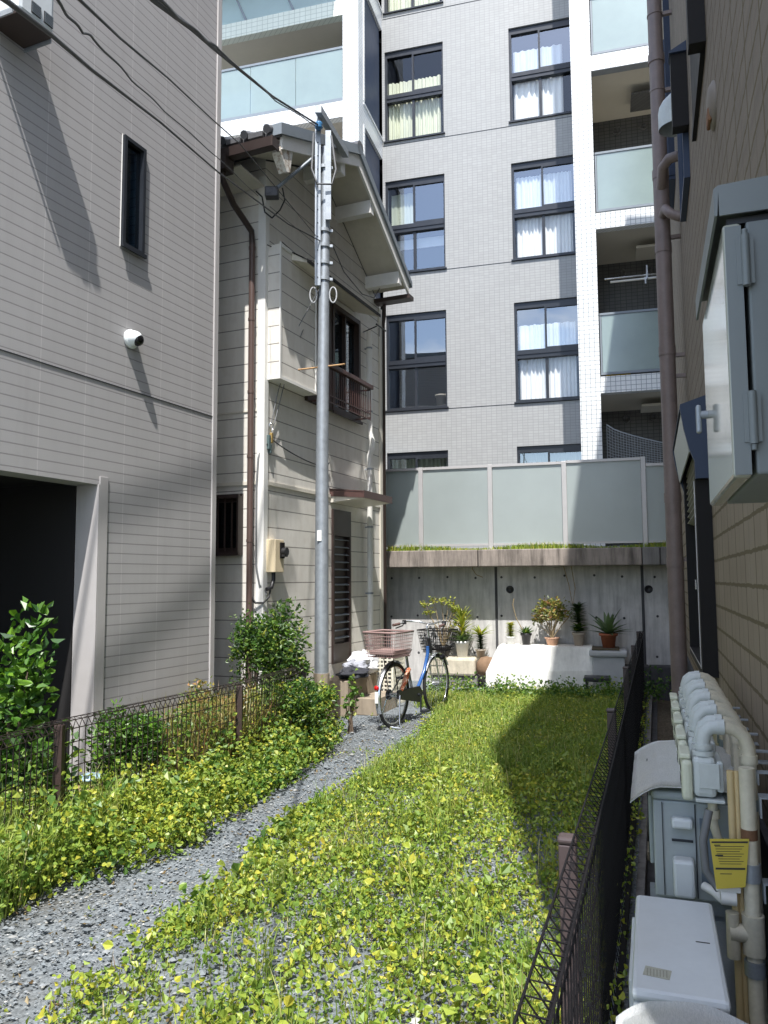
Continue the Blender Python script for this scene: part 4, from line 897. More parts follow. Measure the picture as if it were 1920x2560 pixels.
part('fork',fk,MT['chrome'],bk); part('head_tube',MB().tube([(.94,0,.72),(.885,0,.90)],.022,10),MT['black'],bk)
hb=MB().tube([(.87,0,.97),(.84,0,1.04),(.90,0,1.06)],.013,8)
hp=[(.58,-.30,1.06),(.70,-.285,1.07),(.80,-.25,1.095),(.90,-.14,1.09),(.91,-.05,1.065),(.90,0,1.06),(.91,.05,1.065),(.90,.14,1.09),(.80,.25,1.095),(.70,.285,1.07),(.58,.30,1.06)]
hb.tube(hp,.011,8); part('handlebar',hb,MT['chrome'],bk)
for s in (-1,1):
    part('grip',MB().tube([(.56,s*.303,1.058),(.69,s*.288,1.068)],.017,10),paint('brown_grip',(.12,.07,.06),.6),bk)
    part('brake_lever',MB().tube([(.76,s*.265,1.08),(.74,s*.27,1.045),(.62,s*.30,1.02)],.008,6).box(.745,.785,s*.262-.02,s*.262+.02,1.06,1.11,.005),MT['black'],bk)
sd_=MB(); sd_.add([(.16,-.10,.80),(.16,.10,.80),(.30,.07,.81),(.42,.02,.80),(.42,-.02,.80),(.30,-.07,.81),(.18,-.08,.74),(.18,.08,.74),(.36,0,.76)],[(0,5,4,3,2,1),(0,1,7,6),(1,2,3,8,7),(0,6,8,4,5),(3,4,8),(6,7,8)])
part('saddle',sd_,MT['black'],bk); part('seat_post',MB().tube([(.31,0,.70),(.29,0,.79)],.012,8),MT['chrome'],bk)
def basket(nm,x0,x1,yw,z0,z1,mat,step=.028,taper=.03,rim=.012,label=None):
    ro=MB(); b=part(nm,ro.tube([(x0,-yw,z1),(x1,-yw,z1),(x1,yw,z1),(x0,yw,z1),(x0,-yw,z1)],rim,6),mat,bk,label)
    me=MB(); t=taper
    ks=int((x1-x0)/step)
    for i in range(ks+1):
        x=x0+(x1-x0)*i/ks; xb=x0+t+(x1-x0-2*t)*i/ks
        for s in (-1,1): me.tube([(x,s*yw,z1),(xb,s*(yw-t),z0)],.0022,4,False)
        me.tube([(xb,-(yw-t),z0),(xb,yw-t,z0)],.0022,4,False)
    ky=int(2*yw/step)
    for i in range(ky+1):
        y=-yw+2*yw*i/ky; yb=(y)*(yw-t)/yw
        me.tube([(x0,y,z1),(x0+t,yb,z0)],.0022,4,False); me.tube([(x1,y,z1),(x1-t,yb,z0)],.0022,4,False)
    for j in range(1,7):
        q=j/7; z=z1-(z1-z0)*q; d=t*q
        me.tube([(x0+d,-yw+d,z),(x1-d,-yw+d,z),(x1-d,yw-d,z),(x0+d,yw-d,z),(x0+d,-yw+d,z)],.0026,4,False)
    part('mesh',me,mat,b); return b
rb=basket('rear_basket',-.32,.10,.195,.77,1.03,MT['basket_brown'],.026,.025,.012,'brown rear basket')
part('basket_liner',MB().box(-.29,.04,-.15,.15,.79,.84,.02),paint('pink_brown_cloth',(.30,.20,.18),.9,.2),rb)
basket('front_basket',.98,1.30,.20,.74,.98,MT['black_fence'],.03,.04,.007,'wire front basket')
part('basket_stay',MB().tube([(1.09,-.06,.34),(1.12,-.10,.74)],.005,5).tube([(1.09,.06,.34),(1.12,.10,.74)],.005,5).tube([(.93,0,.80),(1.0,0,.80)],.008,5),MT['chrome'],bk)
part('rear_rack',MB().tube([(.28,-.05,.74),(-.30,-.06,.78)],.007,6).tube([(.28,.05,.74),(-.30,.06,.78)],.007,6).tube([(0,-.06,.34),(-.12,-.06,.77)],.006,6).tube([(0,.06,.34),(-.12,.06,.77)],.006,6).box(-.28,.1,-.07,.07,.785,.795),MT['black'],bk)
part('chain_case',MB().prism([(-.02,-.075,.30),(.50,-.075,.20),(.58,-.075,.29),(.50,-.075,.38),(-.02,-.075,.39)],(0,.03,0)),MT['black'],bk)
part('crank',MB().tube([(.46,-.09,.29),(.46,.09,.29)],.014,8).box(.455,.475,-.105,-.092,.12,.29).box(.445,.465,.092,.105,.29,.46).box(.42,.51,-.19,-.106,.10,.125,.004).box(.41,.50,.106,.19,.455,.48,.004),MT['frame_dark'],bk)
part('kickstand',MB().tube([(.0,-.075,.34),(-.10,-.12,.08),(-.12,-.15,.015),(-.10,.15,.015),(-.08,.12,.08),(.0,.075,.34)],.009,6),MT['chrome'],bk)
part('hub_brake',MB().lathe([(0,0),(.055,0),(.055,.03),(0,.03)],(0,.045,.34),16,Vector((0,1,0))),MT['frame_dark'],bk)
part('front_lamp',MB().lathe([(0,0),(.03,0),(.035,.04),(0,.05)],(1.05,-.09,.66),14,Vector((1,0,0))),MT['black'],bk)
t=thing('wire_crate','black wire mesh crate on the ground behind the bicycle handlebar','crate',RT,(-3.1,-.55,.42))
wc=MB(); 
for z in (.43,.52,.60): wc.tube([(-3.22,-.62,z),(-2.95,-.62,z),(-2.95,-.42,z),(-3.22,-.42,z),(-3.22,-.62,z)],.005,4,False)
for i in range(10): wc.tube([(-3.22+.03*i,-.62,.43),(-3.22+.03*i,-.62,.6)],.003,4,False)
part('wire_mesh',wc,MT['black_fence'],t)

# ---------------------------------------------------------------- steel service pole
PB=(-.655,8.20)
sz=lambda z: 1.6+(z-1.6)*.935
pl=thing('utility_pole','slim galvanised steel service pole on a concrete base before the white house','utility pole',G,(PB[0],PB[1],0))
x,y=PB
part('pole_base',MB().tube([(x,y,-.1),(x,y,.64)],.083,20),MT['conc_step'],pl,'concrete pole base')
part('shaft',MB().tube([(x,y,.64),(x+.005,y,3),(x+.03,y,5.3),(x+.04,y,6.3)],.075,20,rs=[.074,.067,.054,.051]),MT['galv'],pl)
ch=MB(); ch.box(x-.066,x-.006,y-.10,y-.07,4.72,6.62).box(x-.066,x-.061,y-.0695,y-.04,4.72,6.62).box(x-.011,x-.006,y-.0695,y-.04,4.72,6.62).box(x+.045,x+.105,y-.09,y-.06,5.45,6.45)
part('channel_bar',ch,MT['galv'],pl)
part('bolt_hole',MB().add([],[]) if 0 else (lambda m:[m.box(x-.042,x-.030,y-.104,y-.1005,4.8+i*.15,4.812+i*.15) for i in range(12)] and m)(MB()),MT['black'],pl)
for z in (4.8,4.98,5.17,5.34,6.05): 
    part('clamp_band',MB().tube([(x+.02,y,z),(x+.02,y,z+.035)],.072,16).box(x+.075,x+.12,y-.02,y+.01,z,z+.03,.003),MT['galv'],pl)
P1=Vector((-.78,8.40,7.15)); P2=Vector((-.26,9.35,6.35))
P1=G.loc(CAM+ray(795,272)*(8.0/ray(795,272).y)); P2=G.loc(CAM+ray(864,386)*(8.85/ray(864,386).y))
d=(P2-P1); s_=Vector((0,0,1))
part('cross_arm',MB().prism([P1+Vector((-.035,0,-.04)),P1+Vector((.035,0,-.04)),P1+Vector((.035,0,.04)),P1+Vector((-.035,0,.04))],d),MT['rust'] if 0 else MT['galv'],pl)
q=CAM+ray(786,392)*(8.15/ray(786,392).y); q2=CAM+ray(692,470)*(7.85/ray(692,470).y)
part('side_arm',MB().tube([(x,y-.06,q.z),tuple(q),tuple(q2)],.020,8),MT['slate'],pl)
part('junction_box',MB().box(q2.x-.12,q2.x+.02,q2.y-.05,q2.y+.05,q2.z-.11,q2.z+.0,.01).box(q2.x-.10,q2.x-.05,q2.y-.055,q2.y-.0505,q2.z-.08,q2.z-.03),MT['black'],pl)
tp=CAM+ray(797,310)*(8.05/ray(797,310).y)
part('insulator',MB().lathe([(0,0),(.03,0),(.045,.02),(.03,.04),(.045,.06),(.03,.08),(0,.08)],(tp.x,tp.y,tp.z-.06),14),paint('blue_insulator',(.05,.18,.36),.3),pl)
for s in (-1,1):
    cx=x+.02+s*.105; part('cable_ring',MB().tube([(cx+.045*math.cos(a),y-.05,5.28+.085*math.sin(a)) for a in [2*math.pi*i/16 for i in range(17)]] if 0 else [(cx+.038*math.cos(a),y-.05,4.63+.085*math.sin(a)) for a in [2*math.pi*i/18 for i in range(19)]],.008,6,False),MT['foam'],pl)
part('step_bolt',MB().tube([(x-.25,y-.02,sz(3.98)),(x+.235,y-.02,sz(4.04))],.009,6).lathe([(0,0),(.016,0),(.016,.012),(0,.012)],(x+.235,y-.02,sz(4.034)),8),MT['copperish'],pl)
part('hook_loop',MB().tube([(x-.08,y-.12,6.40),(x-.10,y-.12,6.0),(x-.04,y-.14,5.82),(x+.12,y-.13,5.82),(x+.16,y-.1,6.0),(x+.11,y-.1,6.38)],.012,6),MT['wire_grey'],pl)
part('sticker',MB().box(x-.04,x+.005,y-.079,y-.075,2.0,2.11),MT['white_plain'],pl)
# ---------------------------------------------------------------- overhead cables (each end at its real depth)
def skyline(label,pts,r,mat='wire',tw=0):
    P=[]
    for (px,py,yy) in pts: P.append(CAM+ray(px,py)*(yy/ray(px,py).y))
    Q=[]
    for a,b in zip(P,P[1:]):
        for i in range(8): Q.append(a.lerp(b,i/8))
    Q.append(P[-1])
    if tw: Q=[q+Vector((math.sin(i*.9)*tw,0,math.cos(i*.9)*tw)) for i,q in enumerate(Q)]
    return single('overhead_cable',MB().tube(Q,r,6),MT[mat],label,'cable',G,tuple(Q[0]),'overhead service cables')
skyline('thick black cable descending from the top edge to the pole head',[(300,-80,1.6),(385,0,2.0),(480,72,2.7),(545,130,3.6),(680,240,6.0),(795,312,8.05)],.009)
skyline('thinner black cable twisted close beside the thick one to the pole',[(310,-80,1.6),(402,5,2.0),(500,88,2.7),(548,124,3.6),(690,252,6.0),(795,318,8.05)],.005,tw=.004)
skyline('straight cable crossing the siding from the top left corner past the vent box',[(-40,-35,1.3),(20,5,1.5),(125,85,1.9),(230,175,2.5),(400,305,3.9),(545,430,5.6),(720,560,7.6),(800,602,8.1)],.006)
skyline('thin wavy cable crossing the siding between the two straight ones',[(90,-60,1.3),(140,0,1.5),(200,75,1.9),(232,95,2.1),(330,200,3.0),(420,285,4.0),(545,395,5.8),(645,490,7.7)],.0035,tw=.003)
skyline('straight thin cable crossing the siding nearest the thick one',[(120,-70,1.4),(200,0,1.7),(300,95,2.3),(420,195,3.3),(528,296,4.6),(600,360,5.8),(790,590,8.1)],.004)
skyline('slack black cable looping from the gutter elbow to the junction box',[(640,478,8.2),(655,492,8.2),(662,530,8.25),(680,545,8.3),(700,525,8.35),(712,500,8.4),(706,470,8.42)],.008)
skyline('thin cable from the pole clamps along the hood to the rear eave',[(832,615,8.3),(860,680,9.0),(905,735,9.9),(935,745,10.4),(950,720,10.8)],.006)
skyline('short thin cable from the white shutter box top to the pole',[(668,612,8.3),(690,622,8.4),(705,605,8.45),(745,640,8.6),(790,655,8.15)],.006,'wire')
# ================================================================ right house
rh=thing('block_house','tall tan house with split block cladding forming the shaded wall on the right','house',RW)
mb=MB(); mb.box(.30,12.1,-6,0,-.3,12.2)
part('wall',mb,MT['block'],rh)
part('roof',MB().box(.42,12.2,-6.1,.02,12.2,12.3),MT['roof'],rh)
part('base_course',MB().box(.78,12.1,.0005,.03,-.3,.55),MT['conc_dark'],rh)
def lin(mb,x0,x1,y0,y1,z0,z1,b=0): return mb.box(x0,x1,y0,y1,z0,z1,b)
# ground floor framed window with hood and slats
wf=MB(); lin(wf,5.86,5.95,.001,.105,.90,2.62); lin(wf,7.72,7.80,.001,.105,.90,2.62); lin(wf,5.95,7.72,.001,.105,.90,.96); lin(wf,5.95,7.72,.001,.09,2.56,2.62); lin(wf,6.8,6.85,.03,.07,.96,2.1)
wo=part('window',wf,MT['frame_black'],rh,'black framed projecting window near the gas meters')
part('pane',MB().box(5.95,7.72,.02,.03,.96,2.56),MT['glass_dim'],wo)
part('frame_edge',MB().box(5.953,5.957,.106,.112,.95,2.3).box(5.96,7.7,.106,.110,.955,.962),MT['alu'],wo)
lv=MB()
for i in range(9): z=2.08+i*.055; lv.prism([(5.96,.03,z),(5.96,.085,z+.02),(5.96,.085,z+.026),(5.96,.03,z+.008)],(1.75,0,0))
part('louvre',lv,paint('pale_slat',(.30,.29,.24),.5),wo)
part('catch',MB().box(6.79,6.86,.072,.085,1.5,1.58,.003),MT['chrome'],wo)
sd2=[(.001,2.90),(.19,2.84),(.19,2.80),(.17,2.66),(.14,2.52),(.105,2.42),(.105,2.30),(.001,2.30)]
part('window_hood',MB().prism([(5.80,y,z) for y,z in sd2],(.05,0,0)).prism([(7.81,y,z) for y,z in sd2],(.05,0,0)).prism([(5.85,.001,2.90),(5.85,.19,2.84),(5.85,.19,2.825),(5.85,.001,2.885)],(1.96,0,0)),MT['navy'],rh,'navy hood above the ground floor window')
part('hood_panel',MB().prism([(5.86,.18,2.80),(5.86,.14,2.5),(5.86,.13,2.5),(5.86,.17,2.80)],(1.94,0,0)),paint('pale_awning',(.42,.44,.40),.4),rh)
# upper window boxes
b2=MB(); b2.box(6.58,6.70,.001,.13,5.36,6.0)
o=part('window',b2,MT['frame_black'],rh,'upper window under a black projecting box'); part('box_cap',MB().prism([(6.56,.001,6.09),(6.56,.14,6.02),(6.56,.14,6.005),(6.56,.001,6.005)],(.16,0,0)),MT['navy'],o)
part('window_frame',MB().box(6.71,6.75,.001,.05,4.97,5.95).box(7.55,7.59,.001,.05,4.97,5.95).box(6.75,7.55,.001,.05,4.97,5.01),MT['navy'],o)
part('pane',MB().box(6.75,7.55,.01,.02,5.01,5.95),MT['glass_dim'],o)
part('window',MB().box(4.77,4.88,.001,.10,4.86,7.2).box(4.88,5.9,.001,.03,4.84,4.9).box(4.88,5.9,.001,.02,4.9,7.2),MT['frame_black'],rh,'upper window with a black projecting frame at the top edge')
part('window',MB().box(9.3,9.34,.001,.07,6.3,8.6).box(10.2,10.24,.001,.07,6.3,8.6).box(9.34,10.2,.02,.03,6.3,8.6).box(9.3,10.24,.001,.08,6.25,6.29),MT['navy'],rh,'far upper window behind the pipe')
# down pipe, elbows, brackets
px_=8.75
dp=MB().tube([(px_,.18,-.15),(px_,.18,6.05)],.083,22).tube([(px_,.18,6.05),(px_,.18,10)],.078,22)
for z in (1.76,2.45,4.05,5.2,6.05,7.4): dp.tube([(px_,.18,z-.05),(px_,.18,z+.05)],.089,22)
pipe=part('downpipe',dp,MT['pipe_brown'],rh,'thick pinkish brown downpipe')
part('branch_pipe',MB().tube([(px_-.02,.18,5.85),(px_-.22,.16,6.02),(px_-.32,.10,6.05),(px_-.36,.0,6.05)],.055,14).tube([(px_,.18,5.55),(px_-.2,.15,5.56),(px_-.3,.10,5.45),(px_-.3,.0,5.40)],.05,14),MT['pipe_brown'],pipe)
for z in (3.98,3.75,5.3,7.9,7.0,1.77,2.9): part('pipe_bracket',MB().box(px_-.02,px_+.02,0,.10,z,z+.04).tube([(px_,.18,z+.01),(px_,.18,z+.03)],.0845,20),MT['pipe_brown'],pipe)
t=thing('vent_hood','pale grey rounded hood vent beside the downpipe high on the tan wall','vent',RW,(8.15,0,6.3))
V=[];n=14
for j in range(9):
    a=math.pi/2*j/8
    for i in range(n+1):
        b=math.pi*i/n; V.append((8.15-.17*math.cos(b),.0+.20*math.sin(b)*(.35+.65*math.cos(a*.0+0)) if j<4 else .20*math.sin(b)*math.cos((j-4)/4*math.pi/2*.8),6.22+.045*j if j<5 else 6.40+.14*math.sin((j-4)/4*math.pi/2)))
part('hood',MB().add(V,[(j*(n+1)+i,j*(n+1)+i+1,(j+1)*(n+1)+i+1,(j+1)*(n+1)+i) for j in range(8) for i in range(n)],True),MT['meter_cover'],t)
part('duct_opening',MB().lathe([(0,0),(.12,0),(.12,.02),(0,.02)],(8.15,.0,6.32),16,Vector((0,1,0))),MT['black'],t)
t=thing('round_vent','round flush vent cap with a brown rust stain on the tan wall','vent',RW,(4.45,0,4.25))
part('cap',MB().lathe([(.13,0),(.13,.012),(.10,.032),(.05,.04),(0,.041)],(4.45,0,4.25),24,Vector((0,1,0))),paint('tan_vent_cap',(.20,.17,.14),.6),t)
part('opening',MB().box(4.39,4.51,.02,.043,4.14,4.22,.01),MT['rust'],t)
# electrical cabinet
t=thing('electrical_cabinet','blue grey steel cabinet with a sloping hood and hinges on the near right wall','cabinet',RW,(2.06,0,1.82))
part('body',MB().box(1.70,2.42,.0005,.203,1.82,2.385,.006),MT['cab'],t)
dd=part('door',MB().box(1.70,2.42,.212,.25,1.815,2.385,.008),MT['cab_door'],t)
part('door_flange',MB().box(1.694,1.7,.213,.246,1.82,2.41).box(1.70,2.42,.204,.211,1.83,2.41) if 0 else MB().box(1.694,1.699,.213,.246,1.82,2.375),MT['cab'],dd)
part('hinge',MB().tube([(1.688,.207,1.885),(1.688,.207,2.0)],.009,12).tube([(1.688,.207,1.872),(1.688,.207,1.884)],.006,8).box(1.690,1.6935,.19,.225,1.89,1.995),MT['cab'],dd); part('hinge',MB().tube([(1.688,.207,2.235),(1.688,.207,2.35)],.009,12).tube([(1.688,.207,2.351),(1.688,.207,2.362)],.006,8).box(1.690,1.6935,.19,.225,2.24,2.345),MT['cab'],dd)
part('hood',MB().prism([(1.69,.0005,2.485),(1.69,.256,2.472),(1.69,.266,2.465),(1.69,.266,2.402),(1.69,.260,2.402),(1.69,.256,2.459),(1.69,.0005,2.475)],(.75,0,0)).prism([(1.69,.0005,2.475),(1.69,.256,2.459),(1.69,.256,2.402),(1.69,.0005,2.402)],(.006,0,0)),MT['cab'],t)
part('seal_gap',MB().box(1.71,2.41,.0,.24,2.386,2.40),MT['black'],t)
part('handle',MB().box(2.345,2.37,.268,.283,2.03,2.115,.006).tube([(2.357,.25,2.085),(2.357,.27,2.085)],.012,12),MT['galv'],t)
t=thing('meter_housing','pale grey meter box with a glass front at the right edge of the photo','meter box',RW,(1.2,0,2.05))
part('casing',MB().box(1.28,1.44,.0005,.165,2.10,2.42,.02),MT['meter_cover'],t); part('glass_cover',MB().box(1.30,1.42,.166,.185,2.15,2.40,.012),MT['glass_dim'],t); part('dial',MB().box(1.31,1.41,.167,.170,2.16,2.38),MT['white_plain'],t)
t=thing('conduit','pale conduit running up the wall above the meter box at the right edge','conduit',RW,(1.4,0,2.5))
part('pipe',MB().tube([(1.48,.05,2.58),(1.46,.09,2.75),(1.45,.09,4.4)],.02,12),MT['meter_cover'],t); part('conduit_back',MB().box(1.38,1.43,.0005,.06,2.5,4.6),MT['frame_dark'],t)

# ================================================================ gas meters
def gas_meter(x,label,vis=1):
    t=thing('gas_meter',label,'gas meter',RW,(x,.27,.80),'gas meters in a row along the tan wall')
    part('casing',MB().box(x,x+.20,.225,.305,.80,.945,.018).box(x+.01,x+.19,.20,.225,.82,.93,.008),MT['meter_cover'],t)
    part('front_cover',MB().box(x-.004,x+.204,.306,.345,.785,.93,.014).box(x+.02,x+.18,.31,.35,.931,.95,.006),MT['meter'],t)
    part('side_plate',MB().box(x-.006,x-.001,.215,.285,.835,.925,.002).box(x-.008,x+.21,.20,.30,.785,.797,.003),MT['meter_cover'],t)
    tx=MB()
    for k in range(4): tx.box(x+.02+k*.035,x+.045+k*.035,.3455,.347,.885,.905)
    for k in range(3): tx.box(x+.05,x+.14,.3455,.347,.83+k*.012,.834+k*.012)
    part('print',tx,MT['ink'],t)
    for dx in (.045,.155):
        q=x+dx; e=part('elbow_pipe',MB().tube([(q,.265,.945),(q,.265,1.0),(q,.255,1.03),(q,.235,1.047),(q,.20,1.05)],.026,14),MT['meter_cover'],t)
        parts('collar',[MB().tube([(q,.265,.946),(q,.265,.962)],.038,16),MB().tube([(q,.265,.970),(q,.265,.985)],.033,16),MB().tube([(q,.215,1.05),(q,.19,1.05)],.029,14)],MT['meter_cover'],e)
        part('riser_pipe',MB().tube([(q,.19,1.05),(q,.155,1.043),(q,.125,1.02),(q,.112,.985),(q,.11,.95),(q,.11,-.08)],.024,14).tube([(q,.11,.955),(q,.11,.925)],.029,14),MT['pipe_cream'],e)
        part('pipe_tape',MB().tube([(q,.11,.76),(q,.11,.80)],.0255,14).tube([(q,.11,.52),(q,.11,.555)],.0255,14),MT['blue_sticker'],e)
    part('lower_joint',MB().tube([(x+.05,.24,.79),(x+.05,.24,.70),(x+.05,.225,.64),(x+.05,.17,.62),(x+.05,.125,.62)],.017,10).tube([(x+.05,.24,.75),(x+.05,.24,.72)],.024,12).tube([(x+.05,.19,.60),(x+.05,.19,.50)],.022,12),MT['pipe_cream'],t)
    part('bracket',MB().box(x+.0,x+.035,.001,.09,.90,.906).box(x+.0,x+.035,.085,.09,.86,.906).box(x-.02,x+.04,.001,.05,.86,.864),MT['galv'],t)
    return t
gm=gas_meter(3.0,'nearest gas meter of the row, its grey side plate facing the viewer')
for k,lb in enumerate(['second nearest gas meter, directly behind the one above the silver cover','middle gas meter of the row of five','fourth gas meter, second from the far brown downpipe end','farthest gas meter of the row, closest to the brown downpipe']):
    dup(gm,RW.w((3.0+.37*(k+1),.27,.80)),lb)
# gas supply pipe nearest the camera
t=thing('gas_pipe','cream gas supply pipe with tee joints running down to the near right corner','pipe',RW,(2.9,.12,0))
part('pipe',MB().tube([(2.9,.135,.94),(2.9,.135,.30),(2.86,.14,.2)],.027,16).tube([(2.55,.16,.22),(2.4,.165,.12),(2.2,.15,.02),(1.9,.10,-.02),(1.6,.03,-.02)],.024,14) if 0 else MB().tube([(2.9,.135,.94),(2.9,.135,.12),(2.84,.13,.03),(2.7,.10,-.02),(2.5,.04,-.03)],.026,16),MT['pipe_cream'],t)
part('tee',MB().tube([(2.9,.135,.45),(2.9,.135,.32)],.036,16).tube([(2.9,.135,.385),(2.9,.21,.385)],.030,14).tube([(2.9,.20,.45),(2.9,.20,.30)],.022,12),MT['pipe_cream'],t)
parts('union_nut',[MB().tube([(2.9,.135,.62),(2.9,.135,.56)],.033,8),MB().tube([(2.9,.135,.30),(2.9,.135,.25)],.034,8)],MT['galv'],t)
part('valve',MB().tube([(2.9,.185,.50),(2.9,.235,.50)],.028,14).tube([(2.9,.185,.56),(2.9,.235,.56)],.026,14).box(2.88,2.895,.17,.25,.52,.55,.004),MT['white_plain'],t)
part('flexible_hose',MB().tube([(2.92,.26,.78),(2.90,.285,.68),(2.90,.28,.58),(2.9,.24,.52)],.014,8),MT['wire_grey'],t)
part('warning_band',MB().tube([(2.9,.135,.70),(2.9,.135,.735)],.0268,16),MT['rust'],t)
part('small_pipe',MB().tube([(2.93,.185,.92),(2.93,.185,-.05)],.013,10).tube([(2.93,.165,.92),(2.93,.165,-.05)],.010,10),MT['pipe_tan'],t)
parts('bracket',[MB().box(2.87,2.93,.001,.10,.845,.85).box(2.87,2.93,.095,.10,.78,.8445),MB().box(2.87,2.93,.001,.1,.56,.565).box(2.87,2.93,.095,.1,.50,.5595)],MT['galv'],t)
t=thing('gas_tag','yellow paper tag with black print hanging from the gas pipes','tag',RW,(2.86,.2,.5))
A_=Vector((2.86,.265,.70)); ux=Vector((0,-.125,.012)); uz=Vector((.0,.012,-.16))
def tagp(u,v,d=0): return A_+ux*u+uz*v+Vector((-d,0,0))
part('card',MB().prism([tagp(0,0),tagp(1,0),tagp(.95,1.0),tagp(.22,1.05)],(.0015,0,0)),MT['yellow_tag'],t)
tx=MB()
def barr(u0,u1,v0,v1): tx.quad(tagp(u0,v0,.001),tagp(u1,v0,.001),tagp(u1,v1,.001),tagp(u0,v1,.001))
barr(.05,.97,.05,.085); barr(.18,.93,.60,.64)
for i in range(8):
    v=.15+i*.052; barr(.14+.02*i,.88-.05*(i%3),v,v+.012)
barr(.12,.28,.12,.14); barr(.16,.36,.33,.36); barr(.3,.6,.72,.735)
part('print',tx,MT['ink'],t)

# ================================================================ outdoor units in the alley
def ac_unit(x0,x1,y0,y1,z0,z1,mat,label,loc):
    t=thing('outdoor_unit',label,'air conditioner unit',RW,loc,'air conditioner outdoor units in the alley')
    b=part('casing',MB().box(x0,x1,y0,y1,z0,z1-.035,.008),mat,t)
    part('top_cover',MB().box(x0-.004,x1+.004,y0-.004,y1+.004,z1-.034,z1,.014),mat,t)
    for x in (x0+.08,x1-.14): part('foot',MB().box(x,x+.06,y0-.02,y1+.02,z0-.07,z0-.001),MT['galv'],t)
    # front fan grille faces the fence (+y)
    g=part('fan_grille',MB().box(x0+.2,x1-.02,y1+.001,y1+.018,z0+.05,z1-.07,.006),mat,t); gr=MB(); cx=(x0+x1)/2+.09;cz=(z0+z1)/2
    for i in range(9): gr.tube([(cx+(.03+.022*i)*math.cos(a),y1+.02,cz+(.03+.022*i)*math.sin(a)) for a in [2*math.pi*k/28 for k in range(29)]],.003,4,False)
    part('grille_wire',gr,MT['black'],g)
    return t
t=ac_unit(2.16,2.83,.27,.51,-.05,.5,MT['ac_white'],'white air conditioner outdoor unit with a worn beige label on its top, nearest the viewer',(2.5,.39,-.12))
part('side_panel',MB().box(2.153,2.159,.275,.345,.10,.445,.002).box(2.150,2.159,.35,.45,.40,.45,.008),MT['ac_white'],t)
part('handle_recess',MB().box(2.154,2.159,.355,.445,.35,.398),MT['black'],t)
part('label_sticker',MB().prism([(2.235,.415,.5008),(2.245,.485,.5008),(2.30,.478,.5008),(2.29,.408,.5008)],(0,0,.0006)),MT['sticker'],t)
lt=MB()
for i in range(7): lt.box(2.245+.0,2.285,.420+i*.0085,.4235+i*.0085,.5016,.5019)
part('label_print',lt,paint('faded_ink',(.30,.30,.25),.7),t)
part('screw',MB().lathe([(0,0),(.011,0),(.008,.006),(0,.007)],(2.153,.30,.475),10,Vector((-1,0,0))),MT['rust'],t)
part('scratch',MB().box(2.50,2.506,.295,.335,.5006,.5012),MT['ink'],t)
t=ac_unit(3.10,3.85,.13,.45,.40,.79,MT['ac_grey'],'grey air conditioner outdoor unit with protruding valve covers behind the white one',(3.5,.29,-.07))
parts('valve_cover',[MB().box(3.03,3.099,.31,.385,.425,.56,.012),MB().box(3.055,3.099,.31,.385,.665,.705,.01)],MT['ac_white'],t,'lighter grey valve cover')
part('side_seam',MB().box(3.094,3.099,.415,.418,.41,.75).box(3.092,3.099,.31,.385,.61,.618).box(3.094,3.099,.298,.302,.41,.75),MT['frame_dark'],t)
for _x in (3.14,3.74): part('stand_leg',MB().box(_x,_x+.04,.15,.43,-.12,.32),MT['galv'],t)
part('rating_label',MB().box(3.095,3.099,.235,.285,.46,.70),paint('dark_print_label',(.14,.18,.22),.5),t)
part('pipe_wrap',MB().tube([(3.06,.28,.47),(3.03,.25,.465),(3.0,.22,.45)],.016,10),MT['white_plain'],t)
def cover(label,x0,x1,y0,y1,z,bend,nm='foil_cover'):
    V=[];n=16;m_=14
    for i in range(m_+1):
        x=x0+(x1-x0)*i/m_
        for j in range(n+1):
            q=j/n; y=y0+(y1-y0)*q; V.append((x,y,z+.03*math.sin(q*math.pi)-bend*max(0,q-.75)**1.5*6+.004*math.sin(i*1.7+q*9)))
    F=[(i*(n+1)+j,i*(n+1)+j+1,(i+1)*(n+1)+j+1,(i+1)*(n+1)+j) for i in range(m_) for j in range(n)]
    k=len(V); V+= [(a,b,c-.006) for a,b,c in V]; F+=[tuple(q+k for q in reversed(f)) for f in F]
    rim=list(range(n+1))+[i*(n+1)+n for i in range(1,m_+1)]+[m_*(n+1)+j for j in range(n-1,-1,-1)]+[i*(n+1) for i in range(m_-1,0,-1)]
    F+=[(rim[i],rim[(i+1)%len(rim)],rim[(i+1)%len(rim)]+k,rim[i]+k) for i in range(len(rim))]
    return single(nm,MB().add(V,F,True),MT['foil'],label,'cover',RW,(x0,y0,z),'silver sunshade covers on the outdoor units')
cover('silver foil sunshade bent over the grey unit beneath the gas meters',3.04,3.92,.10,.53,.80,.06)
cover('silver foil sunshade at the very bottom edge of the photo',1.25,2.07,.22,.55,.50,.05)
ac_unit(1.30,1.98,.27,.51,-.05,.48,MT['ac_white'],'white air conditioner outdoor unit hidden under the silver cover at the bottom edge',(1.6,.39,-.12))
single('brick',MB().box(5.0,5.2,.45,.55,-.11,-.05,.006),MT['stone'],'pale broken brick on the dark alley soil, nearer of two','brick',RW,(5,.5,-.11))
single('brick',MB().box(5.5,5.72,.48,.57,-.11,-.06,.006),MT['stone'],'pale broken brick on the dark alley soil, farther of two','brick',RW,(5.5,.5,-.11))

